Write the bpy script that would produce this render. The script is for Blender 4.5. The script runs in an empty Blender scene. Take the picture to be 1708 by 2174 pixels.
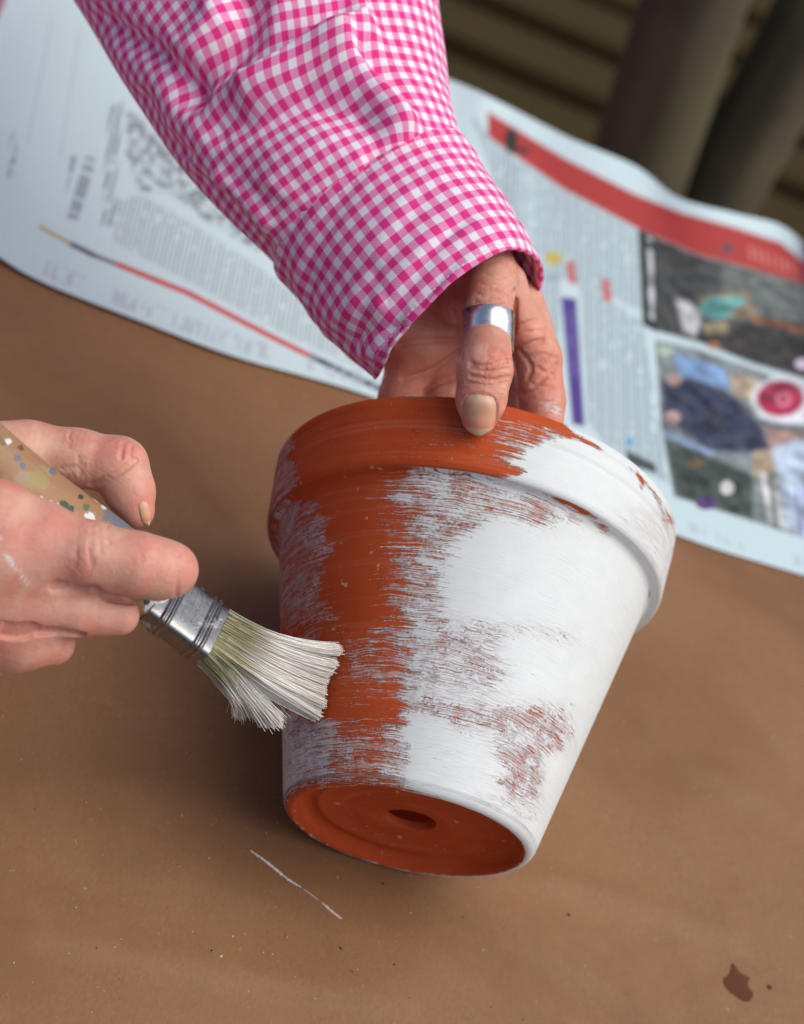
import bpy, math, random
import numpy as np
from mathutils import Vector, Matrix
from mathutils.bvhtree import BVHTree
random.seed(4); rng = np.random.default_rng(4)
S = bpy.context.scene; COL = S.collection

# ---------------------------------------------------------------- camera, sky, sun
F = 4018.0; CX, CY = 854.0, 1087.0           # focal length in photo units, picture centre
TH, RO = math.radians(42), math.radians(28)   # pitch down, roll
TABLE = 0.75; CAMZ = TABLE + 0.5820
fwd = np.array([0, math.cos(TH), -math.sin(TH)])
_r = np.array([1.0, 0, 0]); _u = np.array([0, math.sin(TH), math.cos(TH)])
rgt = _r * math.cos(RO) + _u * math.sin(RO)
upv = _u * math.cos(RO) - _r * math.sin(RO)
CAM = np.array([0, 0, CAMZ])
cd = bpy.data.cameras.new('camera'); cam = bpy.data.objects.new('camera', cd); COL.objects.link(cam)
M = Matrix.Identity(4)
for i in range(3):
    M[i][0], M[i][1], M[i][2], M[i][3] = rgt[i], upv[i], -fwd[i], CAM[i]
cam.matrix_world = M
cd.sensor_fit = 'HORIZONTAL'; cd.sensor_width = 24.0; cd.lens = 24.0 * F / 1708.0
cd.clip_start = 0.02; cd.clip_end = 200
cd.dof.use_dof = True; cd.dof.focus_distance = 0.655; cd.dof.aperture_fstop = cd.lens / 8.5
S.camera = cam

SUN_EL, SUN_AZ = math.radians(60), math.radians(84)     # azimuth clockwise from +y
w = bpy.data.worlds.new('World'); S.world = w; w.use_nodes = True
nt = w.node_tree; bg = nt.nodes['Background']
sky = nt.nodes.new('ShaderNodeTexSky'); sky.sky_type = 'NISHITA'; sky.sun_disc = False
sky.sun_elevation = SUN_EL; sky.sun_rotation = SUN_AZ; sky.air_density = 0.7; sky.dust_density = 4.0; sky.ozone_density = 0.8
nt.links.new(sky.outputs[0], bg.inputs[0]); bg.inputs[1].default_value = 0.12
sl = bpy.data.lights.new('sun', 'SUN'); sl.energy = 1.45; sl.angle = math.radians(70); sl.color = (1, 1, .92)
so = bpy.data.objects.new('sun', sl); COL.objects.link(so)
sd = Vector((math.sin(SUN_AZ) * math.cos(SUN_EL), math.cos(SUN_AZ) * math.cos(SUN_EL), math.sin(SUN_EL)))
so.rotation_euler = sd.to_track_quat('Z', 'Y').to_euler(); so.location = sd * 5
S.view_settings.view_transform = 'Standard'; S.view_settings.look = 'None'
S.view_settings.exposure = 0.16; S.view_settings.gamma = 1.0
S.cycles.use_denoising = True

# ---------------------------------------------------------------- helpers
def ray(px, py): return rgt * (px - CX) / F - upv * (py - CY) / F + fwd
def W(px, py, z): return CAM + ray(px, py) * z                    # photo point at a depth (m)
def T(px, py, h=0.0):                                              # photo point on a level h above the table
    R = ray(px, py); return CAM + R * ((TABLE + h - CAMZ) / R[2])
def PX(P):
    d = np.asarray(P) - CAM; z = d @ fwd
    return CX + F * (d @ rgt) / z, CY - F * (d @ upv) / z, z
def nrm(v): v = np.asarray(v, float); return v / np.linalg.norm(v)
def sstep(a, b, x): t = np.clip((x - a) / (b - a), 0, 1); return t * t * (3 - 2 * t)

def mesh(name, V, Fc, attrs=None, uv=None, smooth=True):
    V = np.asarray(V, np.float32); me = bpy.data.meshes.new(name)
    if isinstance(Fc, np.ndarray) and Fc.shape[1] == 4:
        me.vertices.add(len(V)); me.vertices.foreach_set('co', V.ravel())
        me.loops.add(Fc.size); me.loops.foreach_set('vertex_index', Fc.astype(np.int32).ravel())
        me.polygons.add(len(Fc)); me.polygons.foreach_set('loop_start', np.arange(0, Fc.size, 4, dtype=np.int32))
        me.update(calc_edges=True); me.validate()
    else:
        me.from_pydata(V.tolist(), [], [list(map(int, f)) for f in Fc]); me.update()
    if smooth: me.polygons.foreach_set('use_smooth', np.ones(len(me.polygons), bool))
    for k, a in (attrs or {}).items():
        a = np.asarray(a, np.float32)
        if a.ndim == 2:
            at = me.attributes.new(k, 'FLOAT_COLOR', 'POINT')
            at.data.foreach_set('color', np.c_[a, np.ones(len(a))].astype(np.float32).ravel())
        else:
            me.attributes.new(k, 'FLOAT', 'POINT').data.foreach_set('value', a)
    if uv is not None:
        li = np.empty(len(me.loops), np.int32); me.loops.foreach_get('vertex_index', li)
        me.uv_layers.new(name='uv').data.foreach_set('uv', np.asarray(uv, np.float32)[li].ravel())
    return me
def obj(name, me, mat=None, parent=None, label=None, cat=None, kind=None, group=None):
    o = bpy.data.objects.new(name, me); COL.objects.link(o)
    if mat is not None and me is not None and not me.materials: me.materials.append(mat)
    if parent is not None:
        o.parent = parent
        o.matrix_parent_inverse = Matrix.Translation(-parent.location)   # locations stay in world terms
    for k, v in (('label', label), ('category', cat), ('kind', kind), ('group', group)):
        if v: o[k] = v
    return o
def empty(name, loc, **k):
    o = obj(name, None, **k); o.location = Vector([float(x) for x in loc]); o.empty_display_size = .05; return o
def gridfaces(nu, nv, wrap=False):
    """vertices index i*nv+j, i<nu, j<nv; wrap in j"""
    J = nv if wrap else nv - 1
    i, j = np.meshgrid(np.arange(nu - 1), np.arange(J), indexing='ij'); j2 = (j + 1) % nv
    return np.stack([i * nv + j, i * nv + j2, (i + 1) * nv + j2, (i + 1) * nv + j], -1).reshape(-1, 4)
def catmull(P, t):
    """P (n,k) control rows, t array in 0..n-1"""
    P = np.asarray(P, float); n = len(P); t = np.clip(np.asarray(t, float), 0, n - 1 - 1e-9)
    i = t.astype(int); f = (t - i)[:, None]
    g = lambda k: P[np.clip(k, 0, n - 1)]
    a, b, c, d = g(i - 1), g(i), g(i + 1), g(i + 2)
    return .5 * (2 * b + (c - a) * f + (2 * a - 5 * b + 4 * c - d) * f ** 2 + (3 * b - a - 3 * c + d) * f ** 3)
def inpoly(x, y, poly):
    r = np.zeros(x.shape, bool); n = len(poly)
    for k in range(n):
        (x1, y1), (x2, y2) = poly[k], poly[(k + 1) % n]
        if y1 == y2: continue
        r ^= ((y1 > y) != (y2 > y)) & (x < (x2 - x1) * (y - y1) / (y2 - y1) + x1)
    return r
def segdist(x, y, poly, closed=False):
    D = np.full(x.shape, 1e9); SG = np.zeros(x.shape); TT = np.zeros(x.shape)
    pts = list(poly) + ([poly[0]] if closed else []); n = len(pts) - 1
    for k in range(n):
        (x1, y1), (x2, y2) = pts[k], pts[k + 1]; dx, dy = x2 - x1, y2 - y1
        t = np.clip(((x - x1) * dx + (y - y1) * dy) / (dx * dx + dy * dy), 0, 1)
        ex, ey = x - x1 - t * dx, y - y1 - t * dy; d = np.hypot(ex, ey); m = d < D
        D = np.where(m, d, D); SG = np.where(m, np.sign(dx * (y - y1) - dy * (x - x1)), SG); TT = np.where(m, (k + t) / n, TT)
    return D, SG, TT
def pmask(x, y, poly, feather=1.0):
    d = segdist(x, y, poly, True)[0]; s = np.where(inpoly(x, y, poly), d, -d)
    return sstep(-feather, feather, s)
def vnoise(x, y, seed=0):
    x = np.asarray(x, float); y = np.asarray(y, float); xi = np.floor(x).astype(np.int64); yi = np.floor(y).astype(np.int64); fx = x - xi; fy = y - yi
    def h(a, b):
        n = (a * 374761393 + b * 668265263 + seed * 974634777) & 0x7fffffff
        n = ((n ^ (n >> 13)) * 1274126177) & 0x7fffffff
        return ((n ^ (n >> 16)) & 0xffff) / 65535.0
    fx = fx * fx * (3 - 2 * fx); fy = fy * fy * (3 - 2 * fy)
    return (h(xi, yi) * (1 - fx) + h(xi + 1, yi) * fx) * (1 - fy) + (h(xi, yi + 1) * (1 - fx) + h(xi + 1, yi + 1) * fx) * fy

# ---------------------------------------------------------------- materials
class NB:
    def __init__(s, name):
        s.m = bpy.data.materials.new(name); s.m.use_nodes = True; s.t = s.m.node_tree; s.b = s.t.nodes['Principled BSDF']
    def n(s, ty, ins=None, **kw):
        x = s.t.nodes.new('ShaderNode' + ty)
        for k, v in kw.items(): setattr(x, k, v)
        for k, v in (ins or {}).items():
            if hasattr(v, 'is_output'): s.t.links.new(v, x.inputs[k])
            else: x.inputs[k].default_value = v
        return x
    def set(s, **k):
        for a, v in k.items():
            i = s.b.inputs[a.replace('_', ' ')]
            if hasattr(v, 'is_output'): s.t.links.new(v, i)
            else: i.default_value = v
    def math(s, op, a, b=0.5, clamp=False):
        return s.n('Math', {0: a, 1: b}, operation=op, use_clamp=clamp).outputs[0]
    def mix(s, f, a, b):
        x = s.n('Mix', {0: f}, data_type='RGBA')
        for k, v in ((6, a), (7, b)):
            if hasattr(v, 'is_output'): s.t.links.new(v, x.inputs[k])
            else: x.inputs[k].default_value = (*v, 1)
        return x.outputs[2]
    def noise(s, scale, detail=3, rough=.5, vec=None, dist=0):
        i = {'Scale': scale, 'Detail': detail, 'Roughness': rough, 'Distortion': dist}
        if vec is not None: i['Vector'] = vec
        return s.n('TexNoise', i).outputs['Fac']
    def ramp(s, f, lo, hi):
        return s.n('MapRange', {0: f, 1: lo, 2: hi, 3: 0.0, 4: 1.0}, clamp=True).outputs[0]
    def obj(s): return s.n('TexCoord').outputs['Object']
    def uv(s): return s.n('TexCoord').outputs['UV']
    def attr(s, n, col=False): return s.n('Attribute', attribute_name=n).outputs['Color' if col else 'Fac']
    def mapv(s, v, sc): return s.n('Mapping', {0: v, 3: sc}).outputs[0]
    def bump(s, h, strength=.3, dist=.001, nin=None):
        i = {'Strength': strength, 'Distance': dist, 'Height': h}
        if nin is not None: i['Normal'] = nin
        return s.n('Bump', i).outputs[0]

def mat_simple(name, col, rough=.6, metal=0, var=.15, scale=60, bump=0):
    b = NB(name); n = b.noise(scale, 4, .6, b.obj())
    b.set(Base_Color=b.mix(n, tuple(c * (1 - var) for c in col), tuple(min(1, c * (1 + var)) for c in col)), Roughness=rough, Metallic=metal)
    if bump: b.set(Normal=b.bump(n, .5, bump))
    return b.m

# kraft paper
b = NB('kraft_paper'); o = b.obj()
big = b.noise(9, 4, .6, o); fib = b.noise(900, 3, .7, b.mapv(o, (1, .45, 1))); mid = b.noise(45, 5, .65, o)
sp = b.ramp(b.noise(420, 2, .5, o), .735, .78); dk = b.ramp(b.noise(260, 2, .5, o), .745, .80)
big2 = b.noise(3.2, 5, .62, b.mapv(o, (1, 1.7, 1)), 1.5)
c = b.mix(b.ramp(big, .3, .7), (.232, .108, .044), (.282, .138, .058))
c = b.mix(b.math('MULTIPLY', b.ramp(mid, .35, .75), .35), c, (.180, .083, .035))
c = b.mix(b.math('MULTIPLY', b.ramp(fib, .35, .7), .42), c, (.30, .185, .10))
c = b.mix(b.math('MULTIPLY', b.ramp(big2, .46, .66), .55), c, (.172, .073, .027)); c = b.mix(b.math('MULTIPLY', sp, .45), c, (.50, .33, .21)); c = b.mix(b.math('MULTIPLY', dk, .6), c, (.09, .05, .03))
b.set(Base_Color=c, Roughness=b.math('MULTIPLY_ADD', mid, .2), Specular_IOR_Level=.35); b.b.inputs['Roughness'].default_value = .62
for l in list(b.t.links):
    if l.to_socket == b.b.inputs['Roughness']: b.t.links.remove(l)
n1 = b.bump(fib, .30, .0004); b.set(Normal=b.bump(b.noise(14, 3, .5, o), .35, .004, n1)); KRAFT = b.m
# pot
b = NB('terracotta_and_paint'); uvv = b.uv()
cov = b.attr('cover'); thin = b.attr('thin'); bare = b.attr('bare')
wv = b.n('VectorMath', {0: uvv, 1: b.n('Combine' + 'XYZ', {0: 0.0, 1: b.math('MULTIPLY', b.math('SUBTRACT', b.noise(55, 2, .5, uvv), .5), .004), 2: 0.0}).outputs[0]}, operation='ADD').outputs[0]
st1 = b.noise(1, 3, .55, b.mapv(wv, (32, 2000, 1))); st2 = b.noise(1, 2, .5, b.mapv(wv, (150, 3400, 1))); spk = b.noise(900, 2, .6, uvv); blot = b.noise(120, 3, .6, uvv)
nz = b.math('ADD', b.math('MULTIPLY', st1, .46), b.math('ADD', b.math('MULTIPLY', st2, .32), b.math('ADD', b.math('MULTIPLY', spk, .19), b.math('MULTIPLY', blot, .26))))
nz = b.ramp(nz, .40, .82)
p = b.ramp(b.math('SUBTRACT', cov, nz), -.075, .065); p = b.math('MULTIPLY', p, b.math('SUBTRACT', 1.0, b.math('MULTIPLY', b.math('MULTIPLY', thin, .62), b.ramp(b.math('ADD', b.math('MULTIPLY', st2, .6), b.math('MULTIPLY', st1, .4)), .47, .42))))
nz2 = b.ramp(b.math('ADD', b.math('MULTIPLY', b.noise(1, 4, .6, b.mapv(wv, (20, 1100, 1))), .7), b.math('MULTIPLY', b.noise(260, 3, .6, uvv), .3)), .36, .66)
film = b.math('MULTIPLY', b.ramp(b.math('SUBTRACT', b.math('ADD', cov, -.03), nz2), -.03, .22), .40)
p = b.math('MAXIMUM', p, film)
terr = b.mix(b.ramp(b.noise(30, 5, .65, b.obj()), .3, .7), (.44, .060, .014), (.53, .085, .022))
terr = b.mix(b.math('MULTIPLY', b.ramp(b.noise(700, 2, .6, b.obj()), .66, .8), .35), terr, (.6, .27, .16))
terr = b.mix(b.math('MULTIPLY', b.ramp(b.noise(1, 4, .6, b.mapv(uvv, (6, 420, 1))), .52, .72), .34), terr, (.60, .20, .10))
terr = b.mix(b.math('MULTIPLY', b.ramp(b.noise(240, 2, .5, b.obj()), .70, .74), .6), terr, (.72, .45, .33))
terr = b.mix(b.math('MULTIPLY', b.ramp(b.noise(330, 2, .5, b.mapv(b.obj(), (1, 1.2, .9))), .72, .76), .6), terr, (.16, .03, .012))
wash = b.mix(b.ramp(st2, .3, .7), (.68, .655, .67), (.73, .725, .73))
wh = b.mix(b.ramp(blot, .35, .7), (.70, .735, .725), (.74, .77, .755))
pt = b.mix(thin, wh, wash)
opac = b.math('MULTIPLY', p, b.math('SUBTRACT', 1.0, b.math('MULTIPLY', thin, b.math('MULTIPLY_ADD', st1, .5))))
b.set(Base_Color=b.mix(p, terr, pt), Roughness=b.math('ADD', b.math('MULTIPLY', p, -.16), .68), Specular_IOR_Level=b.math('ADD', b.math('MULTIPLY', p, .25), .12))
h = b.math('ADD', b.math('MULTIPLY', p, .6), b.math('MULTIPLY', b.math('MULTIPLY', st1, p), .30))
b.set(Normal=b.bump(h, .85, .0006, b.bump(b.noise(500, 3, .6, b.obj()), .1, .0003))); POT = b.m
# gingham (uv in metres)
b = NB('pink_gingham'); sx = b.n('SeparateXYZ', {0: b.uv()})
PIT = .0066
def stripe(v):
    fr = b.math('FRACT', b.math('DIVIDE', v, PIT)); d = b.math('ABSOLUTE', b.math('SUBTRACT', fr, .5))
    return b.ramp(d, .235, .265)
a1, a2 = stripe(sx.outputs[0]), stripe(sx.outputs[1])
tw = b.n('TexWave', {'Vector': b.uv(), 'Scale': 480.0, 'Distortion': 0.0}, bands_direction='DIAGONAL').outputs['Fac']
s = b.math('ADD', a1, a2)
light = b.ramp(s, 0, 1); dark = b.ramp(s, 1, 2)
c = b.mix(light, (.86, .855, .885), b.mix(b.math('MULTIPLY', tw, .6), (.85, .25, .50), (.87, .41, .62)))
c = b.mix(dark, c, (.80, .034, .25)); c = b.mix(b.math('MULTIPLY', b.noise(1500, 2, .6, b.uv()), .12), c, (.5, .05, .2))
weave = b.noise(2600, 1, .5, b.uv())
b.set(Base_Color=c, Roughness=.85, Specular_IOR_Level=.2, Sheen_Weight=.12, Normal=b.bump(weave, .22, .0003, b.bump(b.noise(70, 3, .55, b.uv()), .25, .0012))); GING = b.m
THREAD = mat_simple('white_thread', (.82, .72, .80), .8)
# skin
def skin(name, base, red, pale, bs=.5, wrinkle=.5):
    b = NB(name); o = b.obj(); rd = b.attr('red'); pw = b.attr('paint'); fg = b.attr('fing', True); jt = b.attr('joint')
    ab = lambda v: b.math('ABSOLUTE', b.math('SUBTRACT', v, .5))
    tr = b.noise(1, 3, .6, b.mapv(fg, (620, 95, 30)), .8); tl = b.ramp(ab(tr), .045, 0)            # folds across the finger
    x1 = b.noise(1, 2, .6, b.mapv(fg, (420, 700, 30)), .6); x2 = b.noise(1, 2, .6, b.mapv(o, (900, 500, 700)), .6); xl = b.math('MAXIMUM', b.ramp(ab(x1), .05, 0), b.ramp(ab(x2), .05, 0))
    wt = b.math('ADD', .22 * wrinkle * 2, b.math('MULTIPLY', jt, min(.75, wrinkle * 1.2)))
    line = b.math('MULTIPLY', tl, wt)
    c = b.mix(b.ramp(b.noise(150, 4, .6, o), .3, .72), tuple(x * .93 for x in base), tuple(min(1, x * 1.06) for x in base))
    c = b.mix(b.math('MULTIPLY', b.ramp(b.noise(85, 3, .6, o), .44, .64), .6), c, red)
    c = b.mix(b.math('MULTIPLY', b.ramp(b.noise(62, 3, .6, b.mapv(o, (1.1, .9, 1.3))), .5, .68), .7), c, pale)
    c = b.mix(rd, c, red)
    c = b.mix(b.math('MULTIPLY', line, .38), c, tuple(x * f for x, f in zip(red, (.72, .5, .5))))
    c = b.mix(b.math('MULTIPLY', xl, .12), c, red)
    pn = b.ramp(b.noise(1, 3, .6, b.mapv(fg, (1500, 350, 30))), .47, .53)
    c = b.mix(b.math('MULTIPLY', pw, pn), c, (.80, .80, .80))
    big = b.noise(1, 4, .6, b.mapv(o, (170, 170, 230)), 1.0)
    hgt = b.math('SUBTRACT', b.math('MULTIPLY', big, .9), b.math('ADD', b.math('MULTIPLY', line, .30), b.math('MULTIPLY', xl, .12 * wrinkle * 2)))
    b.set(Base_Color=c, Roughness=.46, Subsurface_Weight=.10, Subsurface_Radius=(1, .35, .2), Subsurface_Scale=.0025, Specular_IOR_Level=.45, Normal=b.bump(hgt, bs, .0008)); return b.m
SKIN2 = skin('weathered_skin', (.73, .37, .26), (.73, .205, .14), (.78, .48, .34), .62, .6)
SKIN = skin('skin', (.66, .36, .265), (.66, .205, .150), (.76, .52, .37), .45, .22)
b = NB('nail'); sx = b.n('SeparateXYZ', {0: b.uv()})
free = b.ramp(sx.outputs[1], .80, .86); pinkm = b.ramp(sx.outputs[1], .55, .78)
lun = b.ramp(sx.outputs[1], .25, .10)
c = b.mix(pinkm, (.68, .35, .225), (.70, .27, .165)); c = b.mix(free, c, (.72, .52, .36)); c = b.mix(b.math('MULTIPLY', lun, .7), c, (.74, .50, .38))
rg = b.noise(1, 2, .5, b.mapv(b.uv(), (40, 2, 1)))
b.set(Base_Color=c, Roughness=.4, Specular_IOR_Level=.22, Normal=b.bump(rg, .15, .0003), Subsurface_Weight=.1, Subsurface_Scale=.002); NAIL = b.m
# metals
b = NB('silver'); n = b.noise(300, 4, .7, b.obj())
b.set(Base_Color=(.86, .85, .83, 1), Metallic=1.0, Roughness=b.n('MapRange', {0: n, 1: .3, 2: .7, 3: .20, 4: .36}).outputs[0], Normal=b.bump(b.noise(120, 3, .6, b.obj()), .12, .0006)); SILVER = b.m
b = NB('ferrule_steel'); n = b.noise(220, 4, .7, b.obj()); sm = b.ramp(b.noise(90, 4, .7, b.obj()), .60, .66)
b.set(Base_Color=b.mix(b.math('MULTIPLY', sm, .6), (.25, .255, .26), (.58, .56, .50)), Metallic=b.math('SUBTRACT', 1.0, b.math('MULTIPLY', sm, .6)), Roughness=b.n('MapRange', {0: n, 1: .3, 2: .7, 3: .2, 4: .42}).outputs[0], Normal=b.bump(n, .2, .0005)); STEEL = b.m
# brush handle
b = NB('worn_wood_handle'); o = b.uv()
gr = b.noise(1, 4, .6, b.mapv(o, (40, 420, 1))); c = b.mix(gr, (.27, .135, .060), (.43, .25, .125))
def spl(sc, lo, col, off):
    global c
    v = b.n('Mapping', {0: b.obj(), 1: (off, off * 2, 0)}).outputs[0]
    c = b.mix(b.ramp(b.noise(sc, 4, .6, v), lo, lo + .02), c, col)
spl(60, .57, (.36, .25, .15), .3); spl(45, .60, (.20, .13, .07), 2.3); spl(80, .67, (.16, .15, .15), 1.7); spl(190, .68, (.8, .8, .78), 6.1)
c = b.mix(b.ramp(b.math('ADD', b.attr('stain_a'), b.math('MULTIPLY', b.math('SUBTRACT', b.noise(420, 4, .65, b.obj()), .5), 1.5)), .42, .52), c, b.attr('stain', True))
b.set(Base_Color=c, Roughness=.55, Normal=b.bump(b.noise(200, 4, .6, b.obj()), .3, .0008)); HANDLE = b.m
b = NB('bristle'); c = b.attr('tone', True)
b.set(Base_Color=c, Roughness=.6, Specular_IOR_Level=.3); BRIST = b.m
b = NB('newsprint'); c = b.attr('ink', True)
b.set(Base_Color=c, Roughness=.7, Specular_IOR_Level=.25, Normal=b.bump(b.noise(60, 3, .5, b.obj()), .2, .001)); NEWS = b.m
b = NB('weathered_plank'); v = b.n('VectorMath', {0: b.obj(), 1: b.n('ObjectInfo').outputs['Location']}, operation='ADD').outputs[0]
g = b.noise(1, 5, .6, b.mapv(v, (2.2, 40, 40))); g2 = b.noise(3, 4, .6, v)
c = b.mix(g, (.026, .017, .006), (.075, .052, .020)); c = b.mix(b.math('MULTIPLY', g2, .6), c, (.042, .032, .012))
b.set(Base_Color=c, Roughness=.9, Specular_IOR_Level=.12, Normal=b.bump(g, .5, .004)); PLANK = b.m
b = NB('weathered_post'); g = b.noise(1, 5, .6, b.mapv(b.obj(), (45, 45, 4))); g2 = b.noise(7, 4, .6, b.obj())
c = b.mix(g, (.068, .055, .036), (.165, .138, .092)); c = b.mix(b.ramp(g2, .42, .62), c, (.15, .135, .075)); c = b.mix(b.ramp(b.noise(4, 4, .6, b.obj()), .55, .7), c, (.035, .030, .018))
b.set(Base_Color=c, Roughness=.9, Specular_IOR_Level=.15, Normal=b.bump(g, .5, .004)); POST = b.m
SOIL = mat_simple('dark_soil', (.022, .018, .012), .95, 0, .4, 12, .02)
TABLEW = mat_simple('table_wood', (.16, .10, .055), .7, 0, .3, 20, .001)
PAINTW = mat_simple('dried_white_paint', (.74, .70, .66), .6, 0, .1, 300, .0003)
STAIN = mat_simple('brown_stain', (.105, .034, .014), .95, 0, .25, 120)
DUST = mat_simple('terracotta_dust', (.50, .17, .07), .9)

# ---------------------------------------------------------------- setting: ground, deck, posts, table
gm = mesh('ground', [(-60, -60, -.30), (60, -60, -.30), (60, 60, -.30), (-60, 60, -.30)], [(0, 1, 2, 3)], smooth=False)
obj('ground', gm, SOIL, kind='structure')
def boxmesh(name, sx, sy, sz, bev=.004):
    import bmesh
    bm = bmesh.new(); bmesh.ops.create_cube(bm, size=1)
    for v in bm.verts: v.co = Vector((v.co.x * sx, v.co.y * sy, v.co.z * sz))
    if bev: bmesh.ops.bevel(bm, geom=bm.edges[:], offset=bev, segments=2, affect='EDGES')
    me = bpy.data.meshes.new(name); bm.to_mesh(me); bm.free(); return me
deck = empty('deck', (0, 2.4, 0), kind='structure')
pm = boxmesh('plank', 9.0, .112, .03, .006)
pd = nrm([.985, .172, 0]); pn_ = np.array([-pd[1], pd[0], 0]); ang = math.atan2(pd[1], pd[0])
D0 = CAM + ray(1100, 92) * ((0 - CAMZ) / ray(1100, 92)[2]); off0 = D0 @ pn_
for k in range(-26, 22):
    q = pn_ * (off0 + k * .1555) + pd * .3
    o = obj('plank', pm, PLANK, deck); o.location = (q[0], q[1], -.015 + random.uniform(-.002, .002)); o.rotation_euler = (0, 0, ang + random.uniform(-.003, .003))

def post(label, p0, p1, z0, z1, r0, r1, seed):
    A, B = W(*p0, z0), W(*p1, z1); d = nrm(B - A)
    low = A + d * ((-.1 - A[2]) / d[2]); top = A + d * ((2.3 - A[2]) / d[2]); L = np.linalg.norm(top - low)
    nu, nv = 60, 40; e1 = nrm(np.cross(d, [0, 1, 0])); e2 = np.cross(d, e1); V = []
    for i in range(nu):
        c = low + d * L * i / (nu - 1)
        for j in range(nv):
            a = 2 * math.pi * j / nv
            rr = r0 * (1 + .05 * math.sin(3 * a + seed) + .03 * math.sin(2 * a + i * .21 + seed) + .02 * math.sin(7 * a + i * .1))
            V.append(c + (e1 * math.cos(a) + e2 * math.sin(a)) * rr)
    V = np.array(V); me = mesh('wooden_post', V - low, gridfaces(nu, nv, True))
    o = obj('wooden_post', me, POST, label=label, cat='post', group='weathered posts behind the table'); o.location = Vector(low)
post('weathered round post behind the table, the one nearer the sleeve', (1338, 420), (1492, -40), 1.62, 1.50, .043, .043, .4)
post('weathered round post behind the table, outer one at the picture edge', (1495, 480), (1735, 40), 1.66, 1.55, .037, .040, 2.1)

tx = nrm([.487, .079, 0]); ty = np.array([-tx[1], tx[0], 0]); BL = np.array([-.322, .945, 0])
def tpt(a, bb, z): return BL + tx * a + ty * bb + np.array([0, 0, z])
TL, TD = 1.45, .86
table = empty('work_table', tpt(TL / 2, -TD / 2, 0), label='wooden work table hidden under the brown kraft paper', cat='table')
tm = boxmesh('tabletop', TL, TD, .035); o = obj('tabletop', tm, TABLEW, table); c = tpt(TL / 2, -TD / 2, TABLE - .004 - .0175); o.location = Vector(c); o.rotation_euler = (0, 0, math.atan2(tx[1], tx[0]))
lm = boxmesh('leg', .06, .06, TABLE - .04)
for a in (.08, TL - .08):
    for bb in (-.08, -TD + .08):
        o = obj('leg', lm, TABLEW, table); o.location = Vector(tpt(a, bb, (TABLE - .04) / 2)); o.rotation_euler = (0, 0, math.atan2(tx[1], tx[0]))

# kraft paper: a gently waved sheet with turned-down edges
nu, nv = 320, 220
A, B = np.meshgrid(np.linspace(-.004, TL + .004, nu), np.linspace(.002, -TD - .004, nv), indexing='ij')
P = BL + A[..., None] * tx + B[..., None] * ty
px, py, _ = PX(P + np.array([0, 0, TABLE]))
hgt = .0030 * (vnoise(A * 9 + 3, B * 7, 3) - .5) + .0014 * (vnoise(A * 8 + B * 14, B * 30 - A * 18, 9) - .5) + .0010 * (vnoise(A * 26, B * 20, 5) - .5)
d_, s_, t_ = segdist(px, py, [(1120, 1850), (1330, 1905), (1560, 1985)]); hgt += .0024 * np.exp(-(d_ / 22) ** 2) * np.where(s_ > 0, 1, .6)
d_, s_, t_ = segdist(px, py, [(60, 1560), (330, 1620), (620, 1800)]); hgt -= .0006 * np.exp(-(d_ / 60) ** 2)
for ln, am in (([(20, 1980), (400, 2060), (900, 2150)], .0022), ([(1300, 1480), (1450, 1620), (1720, 1760)], .0018), ([(60, 760), (330, 900), (560, 1180)], .0016), ([(940, 1930), (1180, 2040), (1420, 2180)], .0014)):
    d_, s_, t_ = segdist(px, py, ln); hgt += am * np.exp(-(d_ / np.where(s_ > 0, 14, 60)) ** 2) * np.sin(np.pi * np.clip(t_, 0, 1)) ** .5
con = np.exp(-(((px - 800) / 260) ** 2 + ((py - 1800) / 160) ** 2)); hgt = hgt * (1 - .85 * con) - .0006
P[..., 2] = TABLE + np.clip(hgt, -.0018, .003)
kraft = obj('kraft_paper', mesh('kraft_paper', P.reshape(-1, 3), gridfaces(nu, nv)), KRAFT, label='sheet of brown kraft paper covering the whole table top', cat='paper')
KBVH = BVHTree.FromPolygons([Vector(v) for v in P.reshape(-1, 3)], gridfaces(nu, nv).tolist())
def on_kraft(px, py, lift=.0003):
    h = KBVH.ray_cast(Vector(CAM), Vector(nrm(ray(px, py)))); return np.array(h[0]) + np.array([0, 0, lift])
# thin dried streak of white paint
def ribbon(pts, wid, name, mat, seed):
    r = np.random.default_rng(seed); V = []; Fq = []
    t = np.linspace(0, len(pts) - 1, 70); C = catmull(pts, t)
    for i, (x, y) in enumerate(C):
        dx, dy = nrm(C[min(i + 1, 69)] - C[max(i - 1, 0)]); wv = wid * (.35 + .9 * r.random()) * math.sin(math.pi * (i + .5) / 70) ** .4
        jx = r.normal(0, .6)
        for sg, lf in ((-1, .0001), (0, .00045), (1, .0001)):
            V.append(on_kraft(x - dy * sg * wv + jx, y + dx * sg * wv, lf))
    return obj(name, mesh(name, V, gridfaces(70, 3)), mat, kraft)
ribbon([(531, 1806), (568, 1832), (610, 1866), (640, 1885)], 2.6, 'paint_streak', PAINTW, 1)
ribbon([(645, 1889), (662, 1901), (676, 1912)], .9, 'paint_streak', PAINTW, 5)
ribbon([(684, 1917), (703, 1934), (726, 1952)], 2.4, 'paint_streak', PAINTW, 2)
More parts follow.
